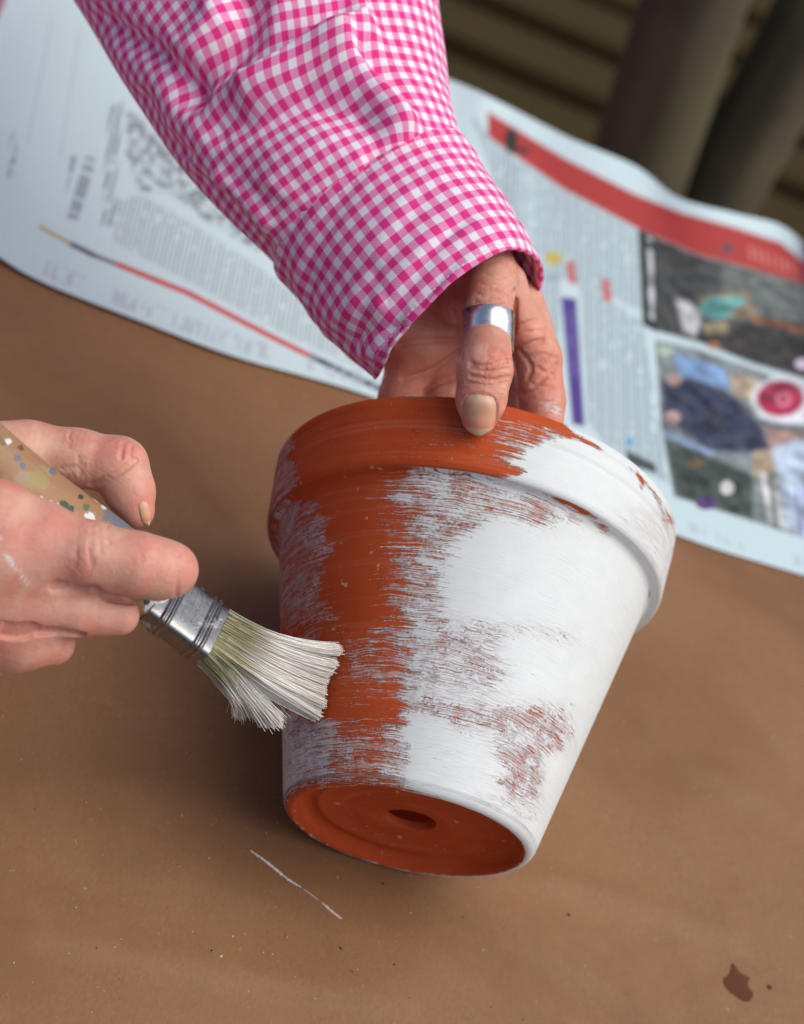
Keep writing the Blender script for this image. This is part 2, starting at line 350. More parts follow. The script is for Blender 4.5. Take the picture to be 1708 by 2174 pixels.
# brown drip stain
def blob(poly, name, mat, lift=.0002):
    n = len(poly); t = np.linspace(0, n, 90, endpoint=False); Q = np.array(poly + [poly[0], poly[1], poly[2]], float)
    C = catmull(np.vstack([Q[-4 - 0:-3], Q])[0:], t + 1); ctr = np.array(poly, float).mean(0)
    V = [on_kraft(*ctr, lift + .0002)]; rings = (.55, .9, 1.0)
    for k, f in enumerate(rings):
        for x, y in C: V.append(on_kraft(*(ctr + (np.array([x, y]) - ctr) * f), lift + (.0002, .00012, 0)[k]))
    Fc = [(0, 1 + j, 1 + (j + 1) % 90) for j in range(90)]
    for k in range(2):
        a = 1 + 90 * k
        Fc += [(a + j, a + 90 + j, a + 90 + (j + 1) % 90, a + (j + 1) % 90) for j in range(90)]
    return obj(name, mesh(name, V, Fc), mat, kraft)
blob([(1556, 2046), (1572, 2066), (1592, 2078), (1588, 2092), (1600, 2112), (1588, 2128), (1566, 2118), (1544, 2100), (1536, 2080), (1548, 2070)], 'stain', STAIN)
blob([(1630, 2092), (1638, 2094), (1640, 2100), (1632, 2102)], 'stain', STAIN)
# loose grains of dust and paint on the paper
def specks(name, mat, n, region, smin, smax, seed):
    r = np.random.default_rng(seed); V = []; Fc = []
    for _ in range(n):
        x, y = region(r); c = on_kraft(x, y, .0001); s = r.uniform(smin, smax) * (1 + 1.5 * (r.random() < .06)); k = len(V)
        a = r.random() * 6.28; e1 = np.array([math.cos(a), math.sin(a), 0]) * s * r.uniform(.7, 1.8); e2 = np.array([-math.sin(a), math.cos(a), 0]) * s
        V += [c + e1, c + e2, c - e1, c - e2, c + np.array([0, 0, s * .8])]; Fc += [(k, k + 1, k + 4), (k + 1, k + 2, k + 4), (k + 2, k + 3, k + 4), (k + 3, k, k + 4)]
    o = obj(name, mesh(name, V, Fc, smooth=False), mat, kraft, kind='stuff')
specks('terracotta_crumbs', DUST, 330, lambda r: (np.clip(r.normal(380, 170), 5, 690), np.clip(r.normal(1760, 170), 1480, 2160)), .00012, .00032, 8)
specks('paint_flecks', PAINTW, 70, lambda r: (r.uniform(20, 1690), r.uniform(1480, 2160)), .0001, .00028, 9)
specks('dark_grit', SOIL, 60, lambda r: (r.uniform(20, 1690), r.uniform(1300, 2160)), .0001, .0003, 10)

# ---------------------------------------------------------------- newspaper
Bk = [(-150, 440), (0, 546), (100, 603), (300, 682), (500, 757), (800, 846), (1100, 985), (1440, 1136), (1708, 1222), (1850, 1268)]
Uk = [(85, -200), (240, -130), (400, -62), (640, 38), (850, 130), (975, 176), (1062, 216), (1210, 292), (1350, 352), (1440, 418), (1560, 452), (1650, 474), (1698, 506), (1712, 530)]
nu, nv = 900, 420
sB = catmull(Bk, np.linspace(0, len(Bk) - 1, nu)); 
def arclen(C, n):
    L = np.r_[0, np.cumsum(np.hypot(*np.diff(C, axis=0).T))]; q = np.linspace(0, L[-1], n); return np.c_[np.interp(q, L, C[:, 0]), np.interp(q, L, C[:, 1])]
CB = arclen(catmull(Bk, np.linspace(0, len(Bk) - 1, 3000)), nu); CU = arclen(catmull(Uk, np.linspace(0, len(Uk) - 1, 3000)), nu)
tt = np.linspace(0, 1, nv); ss = np.linspace(0, 1, nu)
P = np.zeros((nu, nv, 3)); hB = .0004 + .0008 * np.exp(-((ss - .07) / .05) ** 2); hU = .005 + .010 * sstep(.55, .95, ss) * (1 + .35 * np.sin(ss * 38)) + .004 * np.exp(-((ss - .57) / .03) ** 2)
for i in range(nu):
    a = T(*CB[i], hB[i]); c_ = T(*CU[i], hU[i])
    lin = a[None] * (1 - tt[:, None]) + c_[None] * tt[:, None]
    hh = hB[i] + (hU[i] - hB[i]) * tt ** 3 + .0022 * (vnoise(ss[i] * 9 + 0 * tt, tt * 3, 2)) * np.sin(np.pi * tt) + .003 * np.exp(-((ss[i] - .62) / .02) ** 2) * np.sin(np.pi * tt) ** .5
    lin[:, 2] = TABLE + hh; P[i] = lin
x, y, _ = PX(P); U_, V_ = np.meshgrid(ss, tt, indexing='ij')
mm = U_ * 560.0; nn = V_ * 290.0          # page millimetres, along the edge and across it
paper = np.array([.56, .71, .74]); ink = np.ones((nu, nv, 3)) * paper
def put(mask, col, a=1.0):
    m = (np.clip(mask, 0, 1) * a)[..., None]; ink[:] = ink * (1 - m) + np.array(col) * m
def poly(pts, col, a=1.0, f=2.0): put(pmask(x, y, pts, f), col, a)
def ell(cx, cy, rx, ry, col, a=1.0): put(sstep(1.12, .9, np.hypot((x - cx) / rx, (y - cy) / ry)), col, a)
def text(pts, pitch=2.3, col=(.16, .20, .24), a=.62, duty=.55, seed=1):
    ln = mm / pitch; k = np.floor(ln); fr = ln - k
    words = vnoise(nn / 3.6 + k * 37.1, k * 3.3, seed) > .16; let = .8 + .2 * (vnoise(nn * 1.1, k * 5.7, seed + 9) > .3)
    put(pmask(x, y, pts, 3) * (fr < duty) * words * let, col, a)
# right hand page
text([(1000, 240), (1060, 305), (1200, 402), (1352, 488), (1362, 660), (1200, 590), (1060, 430)], seed=3, a=.72)
text([(1230, 600), (1365, 680), (1405, 930), (1425, 1030), (1300, 960), (1250, 900)], seed=5, a=.72)
text([(1100, 480), (1190, 560), (1190, 880), (1100, 840)], seed=6, a=.72)
poly([(1037, 236), (1062, 252), (1200, 336), (1350, 412), (1450, 452), (1560, 482), (1660, 515), (1712, 560), (1716, 606), (1600, 572), (1480, 540), (1360, 488), (1200, 402), (1060, 306), (1036, 288)], (.40, .048, .046), 1, 4)
ell(1086, 298, 13, 26, (.03, .04, .04)); ell(1110, 318, 20, 8, (.15, .04, .04)); ell(1545, 527, 14, 10, (.12, .08, .10)); text([(1590, 520), (1700, 560), (1700, 590), (1590, 550)], 4.5, (.7, .3, .26), .5, .5, 7)
poly([(1358, 488), (1480, 540), (1600, 572), (1720, 606), (1740, 812), (1600, 770), (1480, 724), (1392, 702), (1366, 688)], (.060, .066, .066), 1, 4)
poly([(1355, 487), (1392, 502), (1396, 704), (1366, 688)], (.02, .026, .03), 1, 3); text([(1374, 500), (1388, 505), (1390, 680), (1376, 680)], 6, (.6, .64, .66), .8, .75, 12)
poly([(1585, 570), (1720, 606), (1740, 690), (1600, 668)], (.13, .155, .15), 1, 6); poly([(1530, 560), (1582, 570), (1590, 660), (1540, 610)], (.11, .13, .125), 1, 8)
poly([(1436, 636), (1462, 640), (1492, 668), (1478, 720), (1452, 704)], (.44, .46, .48), 1, 6); poly([(1484, 630), (1590, 618), (1606, 676), (1500, 672)], (.27, .21, .13), .9, 8)
ell(1524, 654, 36, 24, (.10, .28, .27)); ell(1560, 640, 26, 12, (.12, .32, .30)); poly([(1495, 690), (1540, 682), (1552, 710), (1500, 712)], (.33, .28, .17), 1, 5); poly([(1590, 668), (1740, 700), (1740, 716), (1600, 684)], (.25, .10, .05), .9, 5)
poly([(1470, 716), (1600, 690), (1740, 722), (1740, 812), (1600, 770)], (.035, .033, .032), .85, 12); ell(1516, 733, 12, 8, (.3, .13, .06)); ell(1706, 772, 16, 12, (.4, .36, .45))
poly([(1392, 722), (1480, 740), (1600, 782), (1740, 826), (1760, 1158), (1620, 1114), (1432, 1054), (1404, 900)], (.20, .24, .25), 1, 3)
poly([(1432, 752), (1540, 782), (1550, 830), (1440, 800)], (.20, .33, .55), 1, 5); ell(1415, 742, 16, 12, (.40, .50, .42))
poly([(1550, 790), (1600, 800), (1600, 850), (1556, 840)], (.33, .26, .20), 1, 4); poly([(1600, 800), (1740, 830), (1740, 900), (1640, 900), (1604, 850)], (.58, .62, .66), 1, 5); poly([(1586, 800), (1606, 800), (1616, 870), (1590, 850)], (.48, .42, .28), 1, 5)
poly([(1408, 812), (1430, 795), (1500, 812), (1560, 842), (1618, 905), (1642, 950), (1600, 962), (1500, 955), (1440, 905), (1410, 872)], (.035, .045, .085), 1, 8)
ell(1433, 805, 16, 14, (.42, .30, .27)); ell(1428, 886, 18, 14, (.42, .30, .27)); poly([(1410, 912), (1520, 960), (1510, 975), (1412, 925)], (.30, .42, .62), 1, 5)
poly([(1412, 930), (1520, 972), (1600, 1010), (1600, 1105), (1440, 1052), (1424, 1000)], (.055, .075, .065), 1, 8); ell(1545, 1035, 15, 15, (.62, .64, .62)); ell(1500, 1068, 22, 14, (.10, .05, .18)); ell(1475, 985, 18, 8, (.16, .11, .06))
ell(1658, 848, 62, 50, (.62, .66, .7)); ell(1658, 846, 50, 38, (.33, .02, .07)); ell(1664, 848, 16, 16, (.55, .2, .26)); ell(1664, 848, 9, 9, (.35, .04, .09))
poly([(1622, 905), (1740, 920), (1740, 960), (1640, 958)], (.30, .20, .17), 1, 8); poly([(1600, 960), (1650, 950), (1650, 1010), (1600, 1010)], (.40, .30, .18), .8, 8)
poly([(1640, 952), (1700, 930), (1760, 950), (1760, 1158), (1670, 1130)], (.45, .55, .68), 1, 6); text([(1608, 1000), (1650, 1005), (1672, 1125), (1618, 1105)], 7, (.66, .66, .64), .9, .6, 15); text([(1690, 1030), (1730, 1040), (1740, 1140), (1695, 1130)], 6, (.16, .16, .36), .7, .6, 16)
poly([(1192, 630), (1224, 634), (1242, 905), (1216, 900)], (.085, .055, .26), 1, 4); put(pmask(x, y, [(1198, 660), (1228, 660), (1234, 800), (1208, 800)], 3) * (vnoise(nn * .9, mm * .9, 4) > .55), (.20, .16, .38), .6)
pm_ = np.clip(pmask(x, y, [(1358, 488), (1480, 540), (1600, 572), (1720, 606), (1740, 812), (1600, 770), (1480, 724), (1392, 702), (1366, 688)], 3) + pmask(x, y, [(1392, 722), (1480, 740), (1600, 782), (1740, 826), (1760, 1158), (1620, 1114), (1432, 1054), (1404, 900)], 3), 0, 1)
mt = 1 + (.9 * (vnoise(mm / 9, nn / 7, 61) - .5) + (.45) * (vnoise(mm / 3.5, nn / 4, 62) - .5) + .25 * (vnoise(mm / 1.4, nn / 1.6, 63) - .5)) * pm_; ink *= mt[..., None]; ink += (.05 * (vnoise(mm / 5, nn / 5, 64) - .4) * pm_)[..., None] * np.array([1, .9, .7]); ink[:] = np.clip(ink, .012, 1)
for q in ((1214, 578), (1288, 616)): poly([(q[0] - 10, q[1] - 26), (q[0] + 8, q[1] - 22), (q[0] + 11, q[1] + 26), (q[0] - 7, q[1] + 22)], (.52, .10, .10), .85, 3)
ell(1176, 548, 19, 14, (.55, .44, .08), .9); ell(1178, 588, 18, 8, (.3, .38, .42), .7); poly([(1330, 955), (1392, 985), (1396, 1005), (1334, 988)], (.07, .09, .10), 1, 3); ell(1338, 938, 8, 10, (.12, .42, .62))
# left hand page
pic = [(270, 235), (300, 250), (640, 520), (700, 640), (560, 540), (440, 470), (380, 420), (292, 402), (268, 330)]
put(pmask(x, y, pic, 4) * sstep(.46, .60, .65 * vnoise(mm / 3.2, nn / 3.6, 21) + .35 * vnoise(mm / 1.3, nn / 1.5, 22)), (.13, .17, .18), .9)
put(pmask(x, y, pic, 4), (.42, .49, .52), .3)
text([(244, 425), (300, 412), (400, 470), (540, 560), (700, 680), (800, 800), (640, 728), (480, 640), (330, 560), (240, 512)], 2.7, seed=24, a=.68, col=(.26, .31, .33))
text([(232, 225), (262, 215), (240, 480), (214, 480)], 4.0, (.15, .19, .22), .7, .6, 25)
text([(150, 330), (205, 330), (182, 470), (134, 462)], 11, (.24, .29, .33), .8, .62, 27); text([(22, 290), (38, 270), (34, 370), (14, 380)], 5, (.25, .30, .34), .7, .6, 28)
for xa, ya, xb, yb in ((128, 330, 170, 60), (60, 300, 110, 40)):
    d, _, _ = segdist(x, y, [(xa, ya), (xb, yb)]); put(np.exp(-(d / 3) ** 2), (.42, .50, .54), .5)
def band(pts, wid, col):
    d, s_, t_ = segdist(x, y, pts); put(sstep(wid + 1.5, wid - 1.5, d), col)
band([(86, 482), (152, 518)], 4, (.42, .38, .16)); band([(152, 518), (200, 542)], 5, (.05, .08, .09)); band([(200, 542), (252, 562)], 4, (.16, .07, .11)); band([(252, 562), (400, 622), (560, 706), (662, 757)], 5.5, (.55, .055, .06)); band([(662, 757), (800, 822), (900, 872)], 6, (.045, .08, .095))
k = np.floor(mm / 2.1); gl = (vnoise(k * 7.7, nn / 9.0, 31) > .52) * (vnoise(k * .21, 0 * nn, 33) > .3)
dB, _, _ = segdist(x, y, [tuple(q) for q in CB[::20]]); put(sstep(10, 16, dB) * sstep(52, 40, dB) * gl * sstep(60, 100, x) * (x < 900), (.40, .46, .54), .6)
put(sstep(12, 18, dB) * sstep(40, 30, dB) * gl * (x > 1430), (.40, .46, .54), .5)
news = empty('newspaper', T(700, 500, .003), label='open newspaper with red banner and photographs lying along the back of the table', cat='newspaper')
obj('page_spread', mesh('page_spread', P.reshape(-1, 3), gridfaces(nu, nv), {'ink': ink.reshape(-1, 3)}), NEWS, news)

# ---------------------------------------------------------------- flower pot
def c2w(v): return rgt * v[0] - upv * v[1] + fwd * v[2]
PB = CAM + c2w((0.00184976, 0.11758371, 0.69051581)) + np.array([0, 0, .0004]); PA = nrm(c2w((0.194, -0.86271060, 0.47135810)))
H = .139
prof = [(.0098, .0083), (.0097, .0076), (.0097, .0056), (.0098, .0053), (.0101, .0052), (.020, .0052), (.0338, .0052), (.0345, .0047), (.0352, .0052), (.0376, .0053), (.0390, .0050), (.0403, .0040), (.0414, .0024), (.0424, .0008), (.0432, .0001), (.0440, .0), (.0450, .0003), (.0459, .0010), (.0467, .0021)]
nb = len(prof)
for h in np.linspace(.0034, .108, 152): prof.append((.0464 + (.0732 - .0464) * h / .1095, h))
prof += [(.0735, .1090), (.0740, .1096), (.0750, .1099), (.0766, .1100), (.0776, .1105), (.0784, .1114), (.0787, .1126)]
for h in np.linspace(.1134, .1362, 36): prof.append((.0787 + (.0806 - .0787) * (h - .1126) / .0240 - .0005 * math.exp(-((h - .1335) / .0006) ** 2) - .00035 * math.exp(-((h - .1275) / .0008) ** 2) + .0002 * math.exp(-((h - .130) / .0012) ** 2), h))
prof += [(.0805, .1372), (.0801, .1382), (.0793, .1388), (.0781, .1390)]; no = len(prof)
prof += [(.0762, .1388), (.0745, .1380), (.0738, .1365), (.0726, .125), (.0718, .112), (.0702, .106), (.0680, .102), (.055, .060), (.0435, .0165), (.0405, .0098), (.037, .0085), (.02, .0084), (.0098, .0083)]
prof = np.array(prof); NV = 560; NP = len(prof)
e1 = nrm(np.cross(PA, fwd)); e2 = np.cross(PA, e1); al = np.linspace(0, 2 * np.pi, NV, endpoint=False)
V = PB + prof[:, 1][:, None, None] * PA + prof[:, 0][:, None, None] * (np.cos(al)[None, :, None] * e1 + np.sin(al)[None, :, None] * e2)
V = V.reshape(-1, 3); x, y, _ = PX(V); hh = np.repeat(prof[:, 1], NV); idx = np.repeat(np.arange(NP), NV); rim = idx >= nb + 156
a_ = np.tile(al, NP); cv = np.full(len(V), 1.0); th = np.zeros(len(V))
x = x + 26 * (vnoise(hh * 900, a_ * 1.5, 51) - .5) + 22 * (vnoise(hh * 260, a_ * 2, 52) - .5) + 40 * (vnoise(hh * 70, a_ * 3, 53) - .5); y = y + 22 * (vnoise(hh * 60, a_ * 4, 54) - .5)
def cover(poly_, val, f=12, tn=None, only=None):
    m = pmask(x, y, poly_, f * 1.5)
    if only is not None: m = m * only
    cv[:] = cv * (1 - m) + val * m
    if tn is not None: th[:] = th * (1 - m) + tn * m
body = (~rim).astype(float); rimf = rim.astype(float)
# body: bare stripe, dry-brushed edges, solid patches
cover([(540, 900), (880, 900), (870, 1330), (862, 1720), (700, 1820), (560, 1820), (540, 1300)], -.05, 14, 0, body)
cover([(800, 985), (970, 985), (970, 1340), (800, 1340)], .40, 44, .0, body)
cover([(870, 985), (1000, 985), (1010, 1120), (960, 1150), (985, 1250), (1000, 1330), (870, 1330)], .56, 28, .15, body)
cover([(860, 985), (1150, 1010), (1200, 1100), (1170, 1140), (1060, 1110), (950, 1140), (870, 1090)], .54, 24, .2, body)
cover([(950, 1160), (1100, 1120), (1120, 1300), (980, 1290), (965, 1230)], .95, 30, .02, body)
cover([(1120, 1030), (1210, 1050), (1310, 1130), (1300, 1150), (1200, 1110)], .66, 14, .2, body)
cover([(960, 1300), (1250, 1330), (1250, 1372), (960, 1340)], .72, 14, .2, body)
cover([(730, 1340), (860, 1340), (860, 1540), (720, 1560)], .38, 22, .2, body)
cover([(840, 1340), (1070, 1340), (1060, 1460), (990, 1470), (850, 1470)], .64, 20, .6, body)
cover([(700, 1470), (860, 1470), (860, 1560), (700, 1560)], .20, 20, .1, body)
cover([(850, 1470), (1210, 1500), (1200, 1590), (1060, 1570), (850, 1530)], .61, 20, .5, body)
cover([(1110, 1500), (1205, 1515), (1190, 1590), (1110, 1560)], .57, 22, .4, body)
cover([(1020, 1560), (1180, 1570), (1130, 1740), (1040, 1700)], .60, 22, .6, body)
cover([(860, 1530), (1040, 1560), (1050, 1680), (860, 1660)], .93, 16, .08, body)
cover([(690, 1550), (860, 1550), (860, 1680), (690, 1690)], .42, 20, .12, body)
cover([(820, 1560), (870, 1560), (870, 1670), (830, 1670)], .60, 18, .1, body)
# left worn wash
cover([(560, 1060), (672, 1060), (690, 1120), (704, 1330), (560, 1330)], .42, 4, .8, body)
cover([(560, 1060), (640, 1080), (650, 1250), (640, 1330), (560, 1330)], .50, 30, .95, body)
cover([(672, 1080), (720, 1100), (735, 1330), (706, 1330), (690, 1120)], .22, 14, .4, body)
cover([(560, 1330), (710, 1330), (690, 1480), (560, 1480)], .40, 30, .6, body)
cover([(560, 1490), (712, 1530), (700, 1690), (560, 1760)], .56, 12, .6, body)
cover([(560, 1490), (630, 1490), (640, 1700), (560, 1760)], .74, 25, .5, body)
cover([(1060, 1690), (1130, 1740), (1150, 1830), (1090, 1770)], .70, 12, .3, body)
# chips along under the rim at the right
d, s_, t_ = segdist(x, y, [(1185, 1045), (1260, 1085), (1330, 1160), (1378, 1240), (1384, 1290)]); m = np.exp(-(d / 11) ** 2) * body * (np.array(hh) > .08); cv[:] = cv - .50 * m * (.6 + .4 * np.sin(t_ * 9))
d, s_, t_ = segdist(x, y, [(1188, 1048), (1250, 1078)]); cv[:] -= 1.1 * np.exp(-(d / 7) ** 2) * body
# rim
cover([(540, 840), (1200, 840), (1200, 1010), (1130, 1010), (1000, 1010), (640, 1060), (540, 1200)], -.05, 8, 0, rimf)
cover([(540, 900), (636, 900), (636, 1040), (600, 1100), (590, 1220), (540, 1220)], .46, 4, .85, rimf)
cover([(860, 890), (1180, 890), (1120, 990), (1000, 985), (860, 960)], .22, 16, .05, rimf)
cover([(1040, 880), (1200, 900), (1130, 1000), (1060, 980)], .40, 20, .05, rimf)
cover([(1150, 925), (1250, 930), (1150, 1010), (1080, 985)], .80, 14, 0, rimf)
cover([(1190, 930), (1560, 930), (1560, 1400), (1190, 1400), (1110, 1010), (1150, 960)], .97, 14, 0, rimf)
cover([(1330, 1080), (1460, 1080), (1460, 1360), (1380, 1360)], .88, 25, .45, rimf)
d, s_, t_ = segdist(x, y, [(1060, 862), (1130, 886), (1200, 914), (1260, 945)]); cv[:] -= .62 * np.exp(-(d / 9) ** 2) * rimf
d, s_, t_ = segdist(x, y, [(1330, 985), (1370, 1022), (1400, 1060), (1425, 1105)]); cv[:] -= .42 * np.exp(-(d / 9) ** 2) * rimf
d, s_, t_ = segdist(x, y, [(1349, 1000), (1356, 1030)]); cv[:] -= .45 * np.exp(-(d / 7) ** 2) * rimf
lip = np.clip((idx - (nb + 152)) / 4, 0, 1) * (idx < nb + 160) * (x > 1100); cv += .1 * lip
d, s_, t_ = segdist(x, y, [(660, 1040), (760, 990), (850, 976), (940, 978)]); cv[:] += .22 * np.exp(-(d / 6) ** 2) * (1 - (x > 1000))
cv = np.where(idx >= no, -.2, cv)
R0 = np.repeat(prof[:, 0], NV); bottom = idx < nb
cv = np.where(bottom, np.where(R0 > .0436, .26 + .55 * sstep(820, 1000, x) + .16 * (R0 > .0450) + .22 * (y > 1770), np.where(R0 > .0424, .30 + .10 * (x > 900), -.2)), cv); th = np.where(bottom, .05, th)
uvv = np.c_[np.tile(al, NP) * .065, hh * 1.05 + .2 * rim + .5 * bottom * R0]
pot = obj('flower_pot', mesh('flower_pot', V, gridfaces(NP, NV, True), {'cover': cv, 'thin': th}, uvv), POT, label='terracotta flower pot half covered in rough white paint, lying tilted on the kraft paper', cat='flower pot')
PBVH = BVHTree.FromPolygons([Vector(v) for v in V], gridfaces(NP, NV, True).tolist())
def pot_depth(px, py, default=.68):
    h = PBVH.ray_cast(Vector(CAM), Vector(nrm(ray(px, py))))
    return default if h[0] is None else float((np.array(h[0]) - CAM) @ fwd)

# ---------------------------------------------------------------- signed distance bodies
class Sdf:
    def __init__(s, lo, hi, h):
        s.h = h; s.lo = np.array(lo); n = np.ceil((np.array(hi) - s.lo) / h).astype(int) + 1; s.n = n
        s.ax = [s.lo[k] + h * np.arange(n[k], dtype=np.float32) for k in range(3)]; s.f = np.full(n, 1.0, np.float32); s.chains = []
    def _box(s, lo, hi):
        a = [max(0, int((lo[k] - s.lo[k]) / s.h)) for k in range(3)]; e = [min(s.n[k], int((hi[k] - s.lo[k]) / s.h) + 2) for k in range(3)]
        return None if any(e[k] <= a[k] for k in range(3)) else tuple(slice(a[k], e[k]) for k in range(3))
    def _xyz(s, bx): return np.meshgrid(*[s.ax[k][bx[k]] for k in range(3)], indexing='ij')
    def cone(s, A, B, ra, rb, k, tgt=None):
        f = s.f if tgt is None else tgt; mr = max(ra, rb) + .016
        bx = s._box(np.minimum(A, B) - mr, np.maximum(A, B) + mr)
        if bx is None: return
        X, Y, Z = s._xyz(bx); d = B - A; L2 = max(float(d @ d), 1e-12)
        t = np.clip(((X - A[0]) * d[0] + (Y - A[1]) * d[1] + (Z - A[2]) * d[2]) / L2, 0, 1)
        q = np.sqrt((X - A[0] - t * d[0]) ** 2 + (Y - A[1] - t * d[1]) ** 2 + (Z - A[2] - t * d[2]) ** 2) - (ra + (rb - ra) * t)
        o = f[bx]; hq = np.clip(k - np.abs(o - q), 0, None) / k; f[bx] = np.minimum(o, q) - hq * hq * k * .25
    def chain(s, pts, k, kj):
        """pts: (px,py,depth,r_cm); joined into the body with blend kj"""
        s.chains.append(pts); g = np.full(s.n, 1.0, np.float32); Q = [(W(p[0], p[1], p[2]), p[3] * .01) for p in pts]
        for (a, ra), (b_, rb) in zip(Q[:-1], Q[1:]): s.cone(a, b_, ra, rb, k, g)
        hq = np.clip(kj - np.abs(s.f - g), 0, None) / kj; s.f = np.minimum(s.f, g) - hq * hq * kj * .25
    def groove(s, pts, r, depth):
        Q = [W(*p) for p in pts]
        for a, b_ in zip(Q[:-1], Q[1:]):
            m = r * 3; bx = s._box(np.minimum(a, b_) - m, np.maximum(a, b_) + m)
            if bx is None: continue
            X, Y, Z = s._xyz(bx); d = b_ - a; L2 = float(d @ d)
            t = np.clip(((X - a[0]) * d[0] + (Y - a[1]) * d[1] + (Z - a[2]) * d[2]) / L2, 0, 1)
            q2 = (X - a[0] - t * d[0]) ** 2 + (Y - a[1] - t * d[1]) ** 2 + (Z - a[2] - t * d[2]) ** 2
            s.f[bx] += depth * np.exp(-q2 / (r * r))
    def creases(s, lines, gain=.62):
        """skin folds: photo polylines (points..., radius mm, depth mm) pressed into the surface they fall on"""
        V, Q = s.surface(); bv = BVHTree.FromPolygons([Vector(v) for v in V], Q.tolist())
        for pts, r, d in lines:
            Cc = catmull(pts, np.linspace(0, len(pts) - 1, 4 * len(pts))); last = None
            for q in Cc:
                h = bv.ray_cast(Vector(CAM), Vector(nrm(ray(*q))))
                p = None if h[0] is None else np.array(h[0])
                if p is not None and last is not None and np.linalg.norm(p - last) < .008: s.groove_w([last, p], r * .0012, d * .001 * gain)
                last = p
    def groove_w(s, Q, r, depth):
        for a, b_ in zip(Q[:-1], Q[1:]):
            m = r * 3; bx = s._box(np.minimum(a, b_) - m, np.maximum(a, b_) + m)
            if bx is None: continue
            X, Y, Z = s._xyz(bx); d = b_ - a; L2 = max(float(d @ d), 1e-12)
            t = np.clip(((X - a[0]) * d[0] + (Y - a[1]) * d[1] + (Z - a[2]) * d[2]) / L2, 0, 1)
            q2 = (X - a[0] - t * d[0]) ** 2 + (Y - a[1] - t * d[1]) ** 2 + (Z - a[2] - t * d[2]) ** 2
            s.f[bx] = np.maximum(s.f[bx], np.where(np.abs(s.f[bx]) < depth * 2.5, (np.exp(-q2 / (r * r)) - .35) * depth * 1.5, -1))
    def finger_coords(s, V):
        """per vertex: distance along its finger, distance round it, finger number; and closeness to a joint"""
        best = np.full(len(V), 1e9); fc = np.zeros((len(V), 3)); jw = np.zeros(len(V))
        for ci, pts in enumerate(s.chains):
            Q = [(W(p[0], p[1], p[2]), p[3] * .01) for p in pts]; acc = 0.0; nodes = [0.0]
            for (a, _), (b_, _) in zip(Q[:-1], Q[1:]): nodes.append(nodes[-1] + np.linalg.norm(b_ - a))
            for k, ((a, ra), (b_, rb)) in enumerate(zip(Q[:-1], Q[1:])):
                d = b_ - a; Ln = np.linalg.norm(d); t = np.clip((V - a) @ d / (Ln * Ln), 0, 1); o = V - a - t[:, None] * d; dist = np.linalg.norm(o, axis=1) - (ra + (rb - ra) * t)
                m = dist < best; best = np.where(m, dist, best); e1_ = nrm(np.cross(d, fwd)); e2_ = nrm(np.cross(d, e1_)); an = np.arctan2(o @ e1_, -(o @ e2_))
                u = nodes[k] + t * Ln; w_ = np.zeros(len(V))
                for nd in nodes[1:-1]: w_ = np.maximum(w_, np.exp(-((u - nd) / .0055) ** 2))
                fc[m] = np.stack([u, an * .009, 0 * u + ci * .37], 1)[m]; jw = np.where(m, w_, jw)
        return fc, jw
    def surface(s):
        f = s.f; neg = f < 0; n = f.shape
        c = np.zeros((n[0] - 1, n[1] - 1, n[2] - 1), np.int8)
        for i in (0, 1):
            for j in (0, 1):
                for k in (0, 1): c += neg[i:n[0] - 1 + i, j:n[1] - 1 + j, k:n[2] - 1 + k]
        act = (c > 0) & (c < 8); I = np.argwhere(act); ids = np.full(act.shape, -1, np.int64); ids[act] = np.arange(len(I))
        acc = np.zeros((len(I), 3)); cnt = np.zeros(len(I)); corners = [(i, j, k) for i in (0, 1) for j in (0, 1) for k in (0, 1)]
        val = {q: f[I[:, 0] + q[0], I[:, 1] + q[1], I[:, 2] + q[2]] for q in corners}
        for a in corners:
            for ax in range(3):
                if a[ax]: continue
                b_ = list(a); b_[ax] = 1; b_ = tuple(b_); va, vb = val[a], val[b_]; m = (va < 0) != (vb < 0)
                t = np.where(m, va / np.where(m, va - vb, 1), 0); p = np.array(a, float)[None] + t[:, None] * (np.array(b_) - np.array(a))[None]
                acc[m] += p[m]; cnt[m] += 1
        V = (I + acc / cnt[:, None]) * s.h + s.lo; Q = []
        for ax in range(3):
            a1, a2 = (ax + 1) % 3, (ax + 2) % 3; sl0 = [slice(None)] * 3; sl1 = [slice(None)] * 3; sl0[ax] = slice(0, -1); sl1[ax] = slice(1, None)
            E = np.argwhere(neg[tuple(sl0)] != neg[tuple(sl1)]); E = E[(E[:, a1] > 0) & (E[:, a2] > 0) & (E[:, a1] < n[a1] - 1) & (E[:, a2] < n[a2] - 1)]
            fl = neg[tuple(sl0)][tuple(E.T)]
            o1 = np.zeros(3, int); o1[a1] = 1; o2 = np.zeros(3, int); o2[a2] = 1
            g = lambda e: ids[e[:, 0], e[:, 1], e[:, 2]]
            q = np.stack([g(E - o1 - o2), g(E - o2), g(E), g(E - o1)], 1); q[~fl] = q[~fl][:, ::-1]; Q.append(q)
        Q = np.concatenate(Q); Q = Q[(Q >= 0).all(1)]; return V, Q
def smooth_mesh(V, Q, it):
    for _ in range(it):
        A = np.zeros_like(V); c = np.zeros(len(V))
        for k in range(4):
            a, b_ = Q[:, k], Q[:, (k + 1) % 4]
            np.add.at(A, a, V[b_]); np.add.at(c, a, 1); np.add.at(A, b_, V[a]); np.add.at(c, b_, 1)
        V = V + .5 * (A / np.maximum(c, 1)[:, None] - V)
    return V
def spots(V, pts):
    r = np.zeros(len(V))
    for (px, py, z, rad, a) in pts: r = np.maximum(r, a * np.exp(-((V - W(px, py, z)) ** 2).sum(1) / (rad * .01) ** 2))
    return r
